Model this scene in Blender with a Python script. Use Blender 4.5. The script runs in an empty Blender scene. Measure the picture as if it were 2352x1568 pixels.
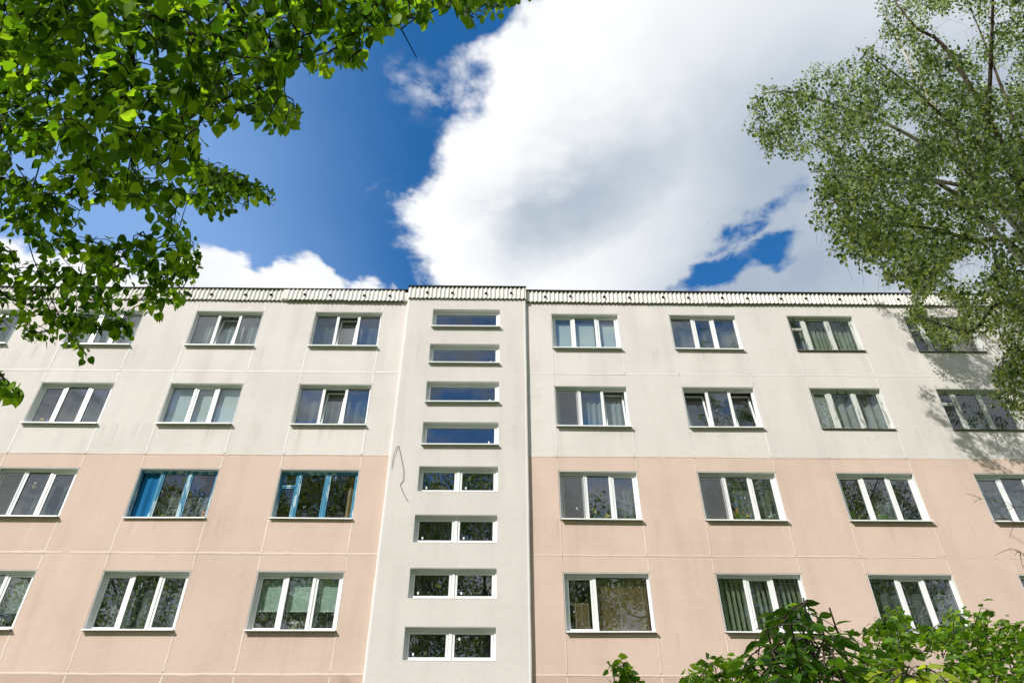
import bpy, math, random
import numpy as np
from mathutils import Vector, Matrix

random.seed(7); RNG = np.random.default_rng(11)
R = math.radians
S = bpy.context.scene
COL = S.collection

# ---------------------------------------------------------------- camera
YAW, PITCH, ROLL = R(0.797), R(41.303), R(-0.0725)
CAM_Z = 1.6
FWD = Vector((math.sin(YAW)*math.cos(PITCH), math.cos(YAW)*math.cos(PITCH), math.sin(PITCH)))
RGT0 = Vector((math.cos(YAW), -math.sin(YAW), 0.0)); UP0 = RGT0.cross(FWD)
RGT = RGT0*math.cos(ROLL) + UP0*math.sin(ROLL); UPV = -RGT0*math.sin(ROLL) + UP0*math.cos(ROLL)
cam_data = bpy.data.cameras.new('camera'); cam = bpy.data.objects.new('camera', cam_data); COL.objects.link(cam)
cam_data.lens = 28; cam_data.sensor_width = 36; cam_data.sensor_fit = 'HORIZONTAL'
cam_data.clip_start = 0.05; cam_data.clip_end = 2000
cam.matrix_world = Matrix(((RGT.x, UPV.x, -FWD.x, 0), (RGT.y, UPV.y, -FWD.y, 0), (RGT.z, UPV.z, -FWD.z, CAM_Z), (0, 0, 0, 1)))
S.camera = cam
FPX = 28/36*2352

def ray(px, py):
    return (RGT*(px-1176) + UPV*(784-py) + FWD*FPX).normalized()
def at(px, py, Y):                      # surveyed sight line -> point at ground distance Y
    d = ray(px, py); p = d*(Y/d.y); return Vector((p.x, p.y, p.z+CAM_Z))
A_R, A_U, A_F = np.array(RGT), np.array(UPV), np.array(FWD)
def project(P):
    P = np.asarray(P, float) - np.array([0, 0, CAM_Z]); d = P@A_F
    d2 = np.where(d > 0.05, d, 0.05)
    return 1176+FPX*(P@A_R)/d2, 784-FPX*(P@A_U)/d2, d

# ---------------------------------------------------------------- sun, sky, exposure
SUN_AZ, SUN_EL = 40.0, 36.0             # degrees left of the facade's normal (behind the camera), elevation
sun_dir = Vector((-math.sin(R(SUN_AZ))*math.cos(R(SUN_EL)), -math.cos(R(SUN_AZ))*math.cos(R(SUN_EL)), math.sin(R(SUN_EL))))
sl = bpy.data.lights.new('sun', 'SUN'); sl.energy = 4.5; sl.angle = R(0.53); sl.color = (1.0, 0.968, 0.925)
sun = bpy.data.objects.new('sun', sl); COL.objects.link(sun)
sun.rotation_euler = sun_dir.to_track_quat('Z', 'Y').to_euler(); sun.location = (-20, -20, 30)
S.view_settings.view_transform = 'Standard'; S.view_settings.look = 'None'
S.cycles.max_bounces = 6; S.cycles.diffuse_bounces = 3; S.cycles.glossy_bounces = 3; S.cycles.transmission_bounces = 4; S.cycles.transparent_max_bounces = 10
S.view_settings.exposure = 0.1; S.view_settings.gamma = 1.0; S.view_settings.use_curve_mapping = False

def nd(t, typ, **kw):
    n = t.nodes.new(typ)
    for k, v in kw.items(): setattr(n, k, v)
    return n
def setin(n, i, v):
    if hasattr(v, 'is_linked') or isinstance(v, bpy.types.NodeSocket): n.id_data.links.new(v, n.inputs[i])
    else: n.inputs[i].default_value = v
def mth(t, op, a, b=None, c=None, clamp=False):
    n = nd(t, 'ShaderNodeMath', operation=op); n.use_clamp = clamp
    setin(n, 0, a)
    if b is not None: setin(n, 1, b)
    if c is not None: setin(n, 2, c)
    return n.outputs[0]
def smooth(t, x, lo, hi):
    n = nd(t, 'ShaderNodeMapRange', interpolation_type='SMOOTHSTEP')
    setin(n, 0, x); n.inputs[1].default_value = lo; n.inputs[2].default_value = hi
    return n.outputs[0]
def mixc(t, f, a, b, blend='MIX'):
    n = nd(t, 'ShaderNodeMix', data_type='RGBA', blend_type=blend)
    setin(n, 0, f); setin(n, 6, a if not isinstance(a, tuple) else (*a[:3], 1)); setin(n, 7, b if not isinstance(b, tuple) else (*b[:3], 1))
    return n.outputs[2]
def noise(t, vec, scale, detail=4, rough=0.55, dist=0.0, lac=2.0):
    n = nd(t, 'ShaderNodeTexNoise'); n.inputs['Scale'].default_value = scale; n.inputs['Detail'].default_value = detail
    n.inputs['Roughness'].default_value = rough; n.inputs['Distortion'].default_value = dist; n.inputs['Lacunarity'].default_value = lac
    if vec is not None: t.links.new(vec, n.inputs['Vector'])
    return n

def curve_node(t, x, pts, xr, yr):
    """piecewise curve y(x) through pts; xr, yr = value ranges"""
    mr = nd(t, 'ShaderNodeMapRange'); setin(mr, 0, x); mr.inputs[1].default_value = xr[0]; mr.inputs[2].default_value = xr[1]
    fc = nd(t, 'ShaderNodeFloatCurve'); t.links.new(mr.outputs[0], fc.inputs['Value'])
    c = fc.mapping.curves[0]
    q = sorted(((a-xr[0])/(xr[1]-xr[0]), (b-yr[0])/(yr[1]-yr[0])) for a, b in pts)
    c.points[0].location = q[0]; c.points[1].location = q[-1]
    for p in q[1:-1]: c.points.new(*p)
    for p in c.points: p.handle_type = 'AUTO_CLAMPED'
    fc.mapping.update()
    m2 = nd(t, 'ShaderNodeMapRange'); t.links.new(fc.outputs[0], m2.inputs[0]); m2.inputs[3].default_value = yr[0]; m2.inputs[4].default_value = yr[1]
    return m2.outputs[0]
def uv(px, py):                          # sight line -> position on the flat cloud layer (height 1)
    d = ray(px, py); return d.x/d.z, d.y/d.z

W = bpy.data.worlds.new('World'); S.world = W; W.use_nodes = True
def build_world():
    t = W.node_tree; t.nodes.clear(); L = t.links
    out = nd(t, 'ShaderNodeOutputWorld'); bg = nd(t, 'ShaderNodeBackground'); L.new(bg.outputs[0], out.inputs[0])
    sky = nd(t, 'ShaderNodeTexSky', sky_type='NISHITA'); sky.sun_disc = False
    sky.sun_elevation = R(SUN_EL); sky.sun_rotation = math.atan2(sun_dir.x, sun_dir.y)
    sky.air_density = 1.0; sky.dust_density = 0.3; sky.ozone_density = 3.0; sky.altitude = 200
    hs = nd(t, 'ShaderNodeHueSaturation'); hs.inputs['Saturation'].default_value = 1.32; hs.inputs['Value'].default_value = 1.3
    L.new(sky.outputs[0], hs.inputs['Color'])
    blue = hs.outputs[0]
    tc = nd(t, 'ShaderNodeTexCoord'); sp = nd(t, 'ShaderNodeSeparateXYZ'); L.new(tc.outputs['Generated'], sp.inputs[0])
    z = mth(t, 'MAXIMUM', sp.outputs[2], 0.07)
    u0 = mth(t, 'DIVIDE', sp.outputs[0], z); v0 = mth(t, 'DIVIDE', sp.outputs[1], z)
    cb = nd(t, 'ShaderNodeCombineXYZ'); L.new(u0, cb.inputs[0]); L.new(v0, cb.inputs[1])
    P = cb.outputs[0]
    # turbulent displacement of the layer
    nA = noise(t, P, 5.0, 3, 0.6); nB = noise(t, P, 17.0, 3, 0.62)
    sa = nd(t, 'ShaderNodeSeparateXYZ'); L.new(nA.outputs['Color'], sa.inputs[0])
    sb = nd(t, 'ShaderNodeSeparateXYZ'); L.new(nB.outputs['Color'], sb.inputs[0])
    def disp(c, i):
        a = mth(t, 'MULTIPLY_ADD', mth(t, 'SUBTRACT', sa.outputs[i], 0.5), 0.14, c)
        return mth(t, 'MULTIPLY_ADD', mth(t, 'SUBTRACT', sb.outputs[i], 0.5), 0.075, a)
    u = disp(u0, 0); v = disp(v0, 1)
    fb = noise(t, P, 9.0, 6, 0.62, 0.3).outputs[0]
    # the big cumulus: everything to the right of its ragged left edge
    edge = [uv(*p) for p in [(1330, -260), (1230, -90), (1190, 0), (1150, 55), (1085, 95), (1062, 140), (1058, 190), (1050, 250), (1030, 330), (1005, 385), (960, 430), (905, 480), (925, 545), (955, 600), (985, 640), (1010, 675), (1060, 760), (1020, 900), (1100, 1100), (900, 1350)]]
    eb = curve_node(t, v, [(b, a) for a, b in edge], (0.1, 2.2), (-0.6, 0.6))
    dbig = mth(t, 'SUBTRACT', u, eb)
    dd = mth(t, 'MULTIPLY_ADD', mth(t, 'SUBTRACT', fb, 0.5), 0.13, dbig)
    big = smooth(t, dd, -0.022, 0.03)
    # streaks drifting off the left edge
    def blob(px, py, ex, ey, ang, soft=0.5, amp=0.0):
        cu, cv = uv(px, py)
        du = mth(t, 'SUBTRACT', u, cu); dv = mth(t, 'SUBTRACT', v, cv)
        ca, s_ = math.cos(ang), math.sin(ang)
        a = mth(t, 'DIVIDE', mth(t, 'ADD', mth(t, 'MULTIPLY', du, ca), mth(t, 'MULTIPLY', dv, s_)), ex)
        b = mth(t, 'DIVIDE', mth(t, 'SUBTRACT', mth(t, 'MULTIPLY', dv, ca), mth(t, 'MULTIPLY', du, s_)), ey)
        r = mth(t, 'SQRT', mth(t, 'ADD', mth(t, 'MULTIPLY', a, a), mth(t, 'MULTIPLY', b, b)))
        r = mth(t, 'MULTIPLY_ADD', mth(t, 'SUBTRACT', fb, 0.5), amp, r)
        n = nd(t, 'ShaderNodeMapRange', interpolation_type='SMOOTHSTEP'); setin(n, 0, r)
        n.inputs[1].default_value = 1.0+soft; n.inputs[2].default_value = 1.0-soft
        return n.outputs[0]
    wisp = mth(t, 'MULTIPLY', blob(975, 235, 0.05, 0.036, 0.9, 0.8, 2.4), smooth(t, fb, 0.46, 0.66))
    wisp2 = mth(t, 'MULTIPLY', blob(930, 450, 0.035, 0.02, -0.5, 0.8, 2.4), smooth(t, fb, 0.44, 0.6))
    # the gap of blue at the lower right
    h1 = blob(1640, 630, 0.088, 0.040, -0.75, 0.4, 2.3); h2 = blob(1712, 525, 0.066, 0.026, -0.9, 0.5, 2.3); h3 = blob(1765, 580, 0.04, 0.024, 0.2, 0.5, 1.8)
    hole = mth(t, 'MAXIMUM', mth(t, 'MAXIMUM', h1, h2), h3)
    shred = mth(t, 'MULTIPLY', smooth(t, fb, 0.53, 0.64), 0.55)
    big = mth(t, 'MULTIPLY', big, mth(t, 'SUBTRACT', 1.0, mth(t, 'MULTIPLY', hole, mth(t, 'SUBTRACT', 1.0, shred))))
    # low bank on the left, above the roof
    top = [uv(*p) for p in [(-420, 600), (-150, 570), (0, 560), (120, 572), (250, 578), (330, 588), (430, 600), (480, 583), (530, 585), (575, 606), (612, 630), (640, 606), (690, 592), (735, 615), (782, 662), (815, 672), (850, 655), (880, 668), (905, 655), (935, 690), (1000, 800), (1100, 900)]]
    tb = curve_node(t, u, [(a, b) for a, b in top], (-1.6, 0.0), (0.4, 1.7))
    dl = mth(t, 'SUBTRACT', v, tb)
    low = smooth(t, mth(t, 'MULTIPLY_ADD', mth(t, 'SUBTRACT', fb, 0.5), 0.10, dl), -0.014, 0.02)
    low = mth(t, 'MULTIPLY', low, smooth(t, u0, 0.05, -0.05))
    # the rest of the sky: broken cumulus of the same sort
    off = nd(t, 'ShaderNodeVectorMath', operation='ADD'); L.new(P, off.inputs[0]); off.inputs[1].default_value = (4.3, 2.6, 0.7)
    gen = noise(t, off.outputs[0], 1.1, 6, 0.58, 0.2).outputs[0]
    rest = mth(t, 'MULTIPLY', smooth(t, mth(t, 'MULTIPLY_ADD', fb, 0.6, gen), 0.58, 0.76), smooth(t, v0, 0.25, 0.0))
    rest2 = mth(t, 'MULTIPLY', smooth(t, gen, 0.47, 0.56), smooth(t, u0, -1.1, -1.4))
    brk = mth(t, 'MULTIPLY', smooth(t, v0, 1.1, 1.7), smooth(t, gen, 0.53, 0.44))
    front = mth(t, 'MULTIPLY', smooth(t, v0, -0.2, 0.3), mth(t, 'SUBTRACT', 1.0, brk))
    m = mth(t, 'MAXIMUM', mth(t, 'MULTIPLY', mth(t, 'MAXIMUM', big, low), front), mth(t, 'MAXIMUM', rest, rest2))
    m = mth(t, 'MAXIMUM', m, mth(t, 'MULTIPLY', mth(t, 'MAXIMUM', wisp, wisp2), 0.8))
    # thin milky veil towards the left
    veil = smooth(t, mth(t, 'MULTIPLY_ADD', mth(t, 'SUBTRACT', gen, 0.5), 0.25, u0), -0.10, -0.60)
    veil = mth(t, 'MULTIPLY', veil, mth(t, 'MULTIPLY', smooth(t, v0, -0.6, 0.3), 0.92))
    blue = mixc(t, veil, blue, (1.75, 3.05, 5.6))
    # thickness decides how much sunlight comes through: thin rims white, deep cores grey
    soft = noise(t, P, 3.2, 3, 0.5, 0.4).outputs[0]
    core = mth(t, 'MULTIPLY', blob(1330, 440, 0.25, 0.12, -0.35, 0.98, 0.0), 0.85)
    far = smooth(t, u0, 0.05, 0.42)
    thick = mth(t, 'MULTIPLY', smooth(t, dd, 0.05, 0.24), mth(t, 'MAXIMUM', core, mth(t, 'MULTIPLY', far, 0.82)))
    thick = mth(t, 'MULTIPLY_ADD', mth(t, 'SUBTRACT', mth(t, 'MULTIPLY_ADD', fb, 0.18, soft), 0.59), 0.85, thick)
    thick = mth(t, 'MULTIPLY', thick, mth(t, 'MULTIPLY_ADD', smooth(t, v0, 0.42, 0.62), 0.55, 0.45), clamp=True)
    back = mth(t, 'MULTIPLY', smooth(t, mth(t, 'MULTIPLY_ADD', fb, 0.9, soft), 0.80, 1.12), smooth(t, v0, 0.2, 0.0))
    thick = mth(t, 'MAXIMUM', thick, mth(t, 'MULTIPLY', back, 0.95))
    ccol = mixc(t, thick, (6.7, 6.8, 6.9), (2.6, 3.15, 3.9))
    fin = mixc(t, m, blue, ccol)
    L.new(fin, bg.inputs[0]); bg.inputs[1].default_value = 0.14
build_world()
W.cycles.sampling_method = 'MANUAL'; W.cycles.sample_map_resolution = 256

# ---------------------------------------------------------------- mesh helpers
def tag(o, label, cat, group=None, kind=None):
    if label: o['label'] = label
    if cat: o['category'] = cat
    if group: o['group'] = group
    if kind: o['kind'] = kind
    return o
def empty(name, loc, label, cat, group=None):
    o = bpy.data.objects.new(name, None); COL.objects.link(o); o.location = loc; o.empty_display_size = 0.2
    return tag(o, label, cat, group)
ORIG = {}
def link(name, me, parent=None, mat=None):
    o = bpy.data.objects.new(name, me); COL.objects.link(o)
    if parent is not None: o.parent = parent
    if mat is not None and not me.materials: me.materials.append(mat)
    return o
def wloc(o):
    v = Vector((0, 0, 0))
    while o is not None: v += Vector(o.location); o = o.parent
    return v
def obj(name, verts, faces, mat, parent=None, smooth_=False):
    """vertices are given in world metres; the object's origin is its parent's"""
    off = wloc(parent) if parent is not None else Vector((0, 0, 0))
    V = np.asarray(verts, float).reshape(-1, 3)
    if parent is None:
        off = Vector((V[:, 0].mean(), V[:, 1].mean(), V[:, 2].min()))
    V = V - np.array(off)
    me = bpy.data.meshes.new(name)
    if isinstance(faces, np.ndarray):
        n, k = faces.shape
        me.vertices.add(len(V)); me.vertices.foreach_set('co', V.ravel())
        me.loops.add(n*k); me.loops.foreach_set('vertex_index', faces.ravel().astype(np.int32))
        me.polygons.add(n); me.polygons.foreach_set('loop_start', (np.arange(n)*k).astype(np.int32))
        me.update(calc_edges=True)
    else:
        me.from_pydata(V.tolist(), [], faces); me.update()
    if smooth_: me.polygons.foreach_set('use_smooth', np.ones(len(me.polygons), bool))
    o = link(name, me, parent, mat)
    if parent is None: o.location = off
    return o
class MB:
    def __init__(s): s.v = []; s.f = []
    def add(s, V, F):
        b = len(s.v); s.v += [tuple(p) for p in V]; s.f += [tuple(i+b for i in f) for f in F]
    def box(s, x0, x1, y0, y1, z0, z1, c=0.0):
        if c <= 0:
            V = [(x, y, z) for z in (z0, z1) for y in (y0, y1) for x in (x0, x1)]
            s.add(V, [(0, 1, 5, 4), (1, 3, 7, 5), (3, 2, 6, 7), (2, 0, 4, 6), (4, 5, 7, 6), (2, 3, 1, 0)]); return
        # front edges chamfered (front = low y)
        V = [(x0+c, y0, z0+c), (x1-c, y0, z0+c), (x1-c, y0, z1-c), (x0+c, y0, z1-c),
             (x0, y0+c, z0), (x1, y0+c, z0), (x1, y0+c, z1), (x0, y0+c, z1),
             (x0, y1, z0), (x1, y1, z0), (x1, y1, z1), (x0, y1, z1)]
        F = [(0, 1, 2, 3)]
        for i in range(4):
            j = (i+1) % 4
            F += [(i, i+4, j+4, j), (i+4, i+8, j+8, j+4)]
        F.append((11, 10, 9, 8)); s.add(V, F)
    def tube(s, pts, rad, n=6):
        V, F = tube_arrays(pts, rad, n); s.add(V.tolist(), F.tolist())
    def build(s, name, mat, parent=None, sm=False): return obj(name, s.v, s.f, mat, parent, sm)
def tube_arrays(pts, rad, n=5):
    P = np.array([tuple(p) for p in pts], float); m = len(P)
    r = np.broadcast_to(np.asarray(rad, float), (m,)) if np.ndim(rad) else np.full(m, rad)
    T = np.gradient(P, axis=0); T /= np.linalg.norm(T, axis=1)[:, None]+1e-9
    ref = np.array([0.31, 0.2, 0.93]) if abs(T[0]@np.array([0.31, 0.2, 0.93])) < 0.9 else np.array([1.0, 0, 0])
    A = np.cross(T, ref); A /= np.linalg.norm(A, axis=1)[:, None]+1e-9
    B = np.cross(T, A)
    th = np.arange(n)*2*math.pi/n
    V = P[:, None, :] + r[:, None, None]*(A[:, None, :]*np.cos(th)[None, :, None] + B[:, None, :]*np.sin(th)[None, :, None])
    i = np.arange(m-1)[:, None]*n; k = np.arange(n)[None, :]; k2 = (k+1) % n
    F = np.stack([i+k, i+k2, i+n+k2, i+n+k], -1).reshape(-1, 4)
    return V.reshape(-1, 3), F

# ---------------------------------------------------------------- materials
def material(name):
    m = bpy.data.materials.new(name); m.use_nodes = True
    t = m.node_tree; t.nodes.clear(); o = nd(t, 'ShaderNodeOutputMaterial')
    return m, t, o
def principled(t, o, rough=0.8, spec=0.3):
    b = nd(t, 'ShaderNodeBsdfPrincipled'); b.inputs['Roughness'].default_value = rough; b.inputs['Specular IOR Level'].default_value = spec
    t.links.new(b.outputs[0], o.inputs[0]); return b
def pos(t): return nd(t, 'ShaderNodeNewGeometry').outputs['Position']
def scaled(t, vec, s):
    n = nd(t, 'ShaderNodeVectorMath', operation='MULTIPLY'); t.links.new(vec, n.inputs[0]); n.inputs[1].default_value = s; return n.outputs[0]

JOINT_Z = 7.57
def stucco(name, col, stain, mute=1.0):
    m, t, o = material(name); b = principled(t, o, 0.92, 0.15); P = pos(t)
    big = noise(t, scaled(t, P, (0.5, 0.5, 0.5)), 1.0, 5, 0.6).outputs[0]
    streak = noise(t, scaled(t, P, (2.4, 1, 0.30)), 1.0, 3, 0.55).outputs[0]
    rows = noise(t, scaled(t, P, (0.35, 1, 5.0)), 1.0, 4, 0.6).outputs[0]
    fine = noise(t, P, 26, 6, 0.65).outputs[0]
    a = mth(t, 'MULTIPLY', smooth(t, streak, 0.42, 0.8), 0.36*mute)
    a = mth(t, 'MULTIPLY_ADD', smooth(t, big, 0.38, 0.75), 0.36*mute, a)
    a = mth(t, 'MULTIPLY_ADD', smooth(t, rows, 0.52, 0.8), 0.16*mute, a)
    sz = nd(t, 'ShaderNodeSeparateXYZ'); t.links.new(P, sz.inputs[0])
    run = mth(t, 'FRACT', mth(t, 'DIVIDE', mth(t, 'SUBTRACT', sz.outputs[2], JOINT_Z), 2.8))      # rain runs start at sill height
    runs = mth(t, 'MULTIPLY', smooth(t, noise(t, scaled(t, P, (6.5, 1, 0.25)), 1.0, 3, 0.6).outputs[0], 0.55, 0.72), mth(t, 'MULTIPLY', smooth(t, run, 0.02, 0.30), smooth(t, run, 0.36, 0.33)))
    a = mth(t, 'MULTIPLY_ADD', runs, 0.42*mute, a)
    a = mth(t, 'MULTIPLY_ADD', mth(t, 'SUBTRACT', fine, 0.5), 0.34, a, clamp=True)
    c = mixc(t, a, col, stain)
    oi = nd(t, 'ShaderNodeObjectInfo')
    c = mixc(t, mth(t, 'MULTIPLY', oi.outputs['Random'], 0.3), c, tuple(x*0.84 for x in col))
    pale = smooth(t, noise(t, scaled(t, P, (1.3, 1, 0.5)), 1.0, 3, 0.5).outputs[0], 0.6, 0.78)
    c = mixc(t, mth(t, 'MULTIPLY', pale, 0.22), c, tuple(min(0.85, x*1.12) for x in col))
    t.links.new(c, b.inputs['Base Color'])
    bm = nd(t, 'ShaderNodeBump'); bm.inputs['Strength'].default_value = 0.6; bm.inputs['Distance'].default_value = 0.007
    h = mth(t, 'MULTIPLY_ADD', noise(t, P, 7, 4, 0.6).outputs[0], 1.6, noise(t, P, 60, 4, 0.7).outputs[0])
    t.links.new(h, bm.inputs['Height']); t.links.new(bm.outputs[0], b.inputs['Normal'])
    return m
def plain(name, col, rough=0.6, spec=0.3, var=0.12, scale=9.0, metal=0.0, bump=0.0):
    m, t, o = material(name); b = principled(t, o, rough, spec); b.inputs['Metallic'].default_value = metal
    n = noise(t, pos(t), scale, 5, 0.6).outputs[0]
    c = mixc(t, n, tuple(max(0, x*(1-var)) for x in col), tuple(min(1, x*(1+var)) for x in col))
    t.links.new(c, b.inputs['Base Color'])
    if bump:
        bm = nd(t, 'ShaderNodeBump'); bm.inputs['Strength'].default_value = bump; bm.inputs['Distance'].default_value = 0.01
        t.links.new(noise(t, pos(t), scale*4, 4, 0.6).outputs[0], bm.inputs['Height']); t.links.new(bm.outputs[0], b.inputs['Normal'])
    return m
def peeling(name, col, under, amount, stretch=(9, 9, 1.6)):
    m, t, o = material(name); b = principled(t, o, 0.65, 0.25); P = pos(t)
    n = noise(t, scaled(t, P, stretch), 1.0, 7, 0.68).outputs[0]
    f = smooth(t, n, amount, amount+0.07)
    c = mixc(t, f, col, under)
    c = mixc(t, mth(t, 'MULTIPLY', noise(t, scaled(t, P, (25, 25, 3)), 1.0, 3, 0.6).outputs[0], 0.4), c, tuple(x*0.75 for x in col))
    t.links.new(c, b.inputs['Base Color']); return m
def glass(name, ior, tint, wob):
    m, t, o = material(name)
    tr = nd(t, 'ShaderNodeBsdfTransparent'); tr.inputs[0].default_value = (*tint, 1)
    gl = nd(t, 'ShaderNodeBsdfGlossy'); gl.inputs['Roughness'].default_value = 0.0; gl.inputs[0].default_value = (0.94, 0.97, 1, 1)
    lw = nd(t, 'ShaderNodeLayerWeight'); lw.inputs[0].default_value = 0.5
    f0 = ((ior-1)/(ior+1))**2; fr = mth(t, 'MULTIPLY_ADD', mth(t, 'POWER', lw.outputs['Facing'], 4.0), 1-f0, f0)
    bm = nd(t, 'ShaderNodeBump'); bm.inputs['Strength'].default_value = wob; bm.inputs['Distance'].default_value = 0.02
    t.links.new(noise(t, pos(t), 2.2, 2, 0.5).outputs[0], bm.inputs['Height']); t.links.new(bm.outputs[0], gl.inputs['Normal'])
    dirt = nd(t, 'ShaderNodeBsdfDiffuse'); dirt.inputs[0].default_value = (0.5, 0.5, 0.48, 1)
    d = mth(t, 'MULTIPLY', smooth(t, noise(t, scaled(t, pos(t), (7, 1, 2.5)), 1.0, 6, 0.7).outputs[0], 0.45, 0.8), 0.05)
    mx = nd(t, 'ShaderNodeMixShader'); t.links.new(fr, mx.inputs[0]); t.links.new(tr.outputs[0], mx.inputs[1]); t.links.new(gl.outputs[0], mx.inputs[2])
    m2 = nd(t, 'ShaderNodeMixShader'); t.links.new(d, m2.inputs[0]); t.links.new(mx.outputs[0], m2.inputs[1]); t.links.new(dirt.outputs[0], m2.inputs[2])
    t.links.new(m2.outputs[0], o.inputs[0]); return m
def cloth(name, col, alpha, pattern=None, trans=0.4):
    """alpha = how much of the light the weave stops"""
    m, t, o = material(name)
    df = nd(t, 'ShaderNodeBsdfDiffuse'); tl = nd(t, 'ShaderNodeBsdfTranslucent'); P = pos(t)
    c = mixc(t, noise(t, scaled(t, P, (6, 6, 1)), 1.0, 4).outputs[0], tuple(x*0.85 for x in col), tuple(min(0.9, x*1.1) for x in col))
    t.links.new(c, df.inputs[0]); t.links.new(c, tl.inputs[0])
    mx = nd(t, 'ShaderNodeMixShader'); mx.inputs[0].default_value = trans
    t.links.new(df.outputs[0], mx.inputs[1]); t.links.new(tl.outputs[0], mx.inputs[2])
    if alpha >= 1 and pattern is None: t.links.new(mx.outputs[0], o.inputs[0]); return m
    tr = nd(t, 'ShaderNodeBsdfTransparent'); m2 = nd(t, 'ShaderNodeMixShader')
    if pattern == 'lace':
        vo = nd(t, 'ShaderNodeTexVoronoi'); vo.inputs['Scale'].default_value = 34; t.links.new(P, vo.inputs['Vector'])
        f = mth(t, 'MULTIPLY_ADD', smooth(t, vo.outputs['Distance'], 0.62, 0.25), 0.6, alpha-0.2, clamp=True)
        t.links.new(f, m2.inputs[0])
    elif pattern == 'net':
        f = mth(t, 'MULTIPLY_ADD', smooth(t, noise(t, P, 45, 3, 0.6).outputs[0], 0.4, 0.6), 0.4, alpha-0.2, clamp=True)
        t.links.new(f, m2.inputs[0])
    else: m2.inputs[0].default_value = alpha
    t.links.new(tr.outputs[0], m2.inputs[1]); t.links.new(mx.outputs[0], m2.inputs[2]); t.links.new(m2.outputs[0], o.inputs[0]); return m
def foliage(name, dark, mid, light, trans=0.5, gloss=0.35, rough=0.4):
    m, t, o = material(name)
    at_ = nd(t, 'ShaderNodeAttribute', attribute_name='rnd'); oi = nd(t, 'ShaderNodeObjectInfo')
    r = mth(t, 'FRACT', mth(t, 'ADD', at_.outputs['Fac'], oi.outputs['Random']))
    c = mixc(t, smooth(t, r, 0.0, 0.55), dark, mid); c = mixc(t, smooth(t, r, 0.55, 1.0), c, light)
    b = principled(t, o, rough, gloss); t.links.new(c, b.inputs['Base Color'])
    tl = nd(t, 'ShaderNodeBsdfTranslucent')
    tc = mixc(t, 1.0, c, (2.5, 2.3, 0.7), 'MULTIPLY'); t.links.new(tc, tl.inputs[0])
    mx = nd(t, 'ShaderNodeMixShader'); mx.inputs[0].default_value = trans
    t.links.new(b.outputs[0], mx.inputs[1]); t.links.new(tl.outputs[0], mx.inputs[2]); t.links.new(mx.outputs[0], o.inputs[0]); return m
def bark(name, a, b_, scale=(8, 8, 3), lo=0.45, hi=0.6):
    m, t, o = material(name); b = principled(t, o, 0.9, 0.15)
    n = noise(t, scaled(t, pos(t), scale), 1.0, 6, 0.65).outputs[0]
    t.links.new(mixc(t, smooth(t, n, lo, hi), a, b_), b.inputs['Base Color'])
    bm = nd(t, 'ShaderNodeBump'); bm.inputs['Strength'].default_value = 0.6; bm.inputs['Distance'].default_value = 0.01
    t.links.new(n, bm.inputs['Height']); t.links.new(bm.outputs[0], b.inputs['Normal']); return m

WHITE = stucco('white_stucco', (0.70, 0.645, 0.612), (0.50, 0.455, 0.425))
PINK = stucco('pink_stucco', (0.66, 0.505, 0.425), (0.50, 0.37, 0.305))
ROSE = stucco('dark_pink_stucco', (0.56, 0.41, 0.34), (0.45, 0.33, 0.27))
BAYM = stucco('bay_stucco', (0.69, 0.635, 0.603), (0.50, 0.455, 0.43), 0.9)
JWHITE = stucco('pale_joint_mastic', (0.76, 0.725, 0.70), (0.66, 0.62, 0.59), 0.9)
JWHITE2 = stucco('dull_joint_mastic', (0.72, 0.68, 0.645), (0.6, 0.56, 0.53), 0.8); JPINK2 = stucco('dull_pink_joint_mastic', (0.69, 0.555, 0.465), (0.58, 0.45, 0.375), 0.8)
JPINK = stucco('pale_pink_joint_mastic', (0.725, 0.59, 0.50), (0.62, 0.48, 0.40), 0.9)
REVEAL = plain('reveal_plaster', (0.74, 0.74, 0.72), 0.85, 0.2, 0.06)
PVC = plain('white_pvc', (0.80, 0.80, 0.80), 0.35, 0.4, 0.03)
GASKET = plain('black_gasket', (0.015, 0.015, 0.015), 0.6)
SILL = plain('white_sheet_metal', (0.80, 0.80, 0.79), 0.4, 0.4, 0.05)
OLDSILL = peeling('weathered_sill_metal', (0.24, 0.22, 0.2), (0.08, 0.06, 0.05), 0.5, (6, 6, 6))
OLDW = peeling('flaking_white_paint', (0.60, 0.62, 0.58), (0.26, 0.25, 0.21), 0.52)
BLUEP = peeling('bright_blue_paint', (0.04, 0.22, 0.36), (0.50, 0.64, 0.68), 0.50)
ROOMM = plain('dim_room_wall', (0.16, 0.16, 0.145), 0.9, 0.1, 0.2, 1.2)  # dimness of the interiors is put into this dark wall colour
GLASS = glass('window_glass', 2.5, (0.74, 0.82, 0.79), 0.05)
OLDGLASS = glass('old_window_glass', 2.1, (0.8, 0.86, 0.83), 0.09)
SCREEN = cloth('insect_screen_mesh', (0.2, 0.205, 0.21), 0.5, None, 0.3)
STICKER = plain('white_sticker', (0.8, 0.8, 0.78), 0.6)
FASC = plain('corrugated_cement', (0.74, 0.71, 0.66), 0.9, 0.15, 0.16, 5.0, 0, 0.25)
TAR = plain('roofing_felt', (0.018, 0.018, 0.02), 0.8, 0.2, 0.3)
BLACK = plain('black_hole', (0.004, 0.004, 0.004), 1.0, 0.0, 0.0)
METAL = plain('grey_metal', (0.25, 0.25, 0.25), 0.45, 0.5, 0.1, 5, 0.7)
WIRE = plain('black_cable_sheath', (0.03, 0.03, 0.03), 0.6)

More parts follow.
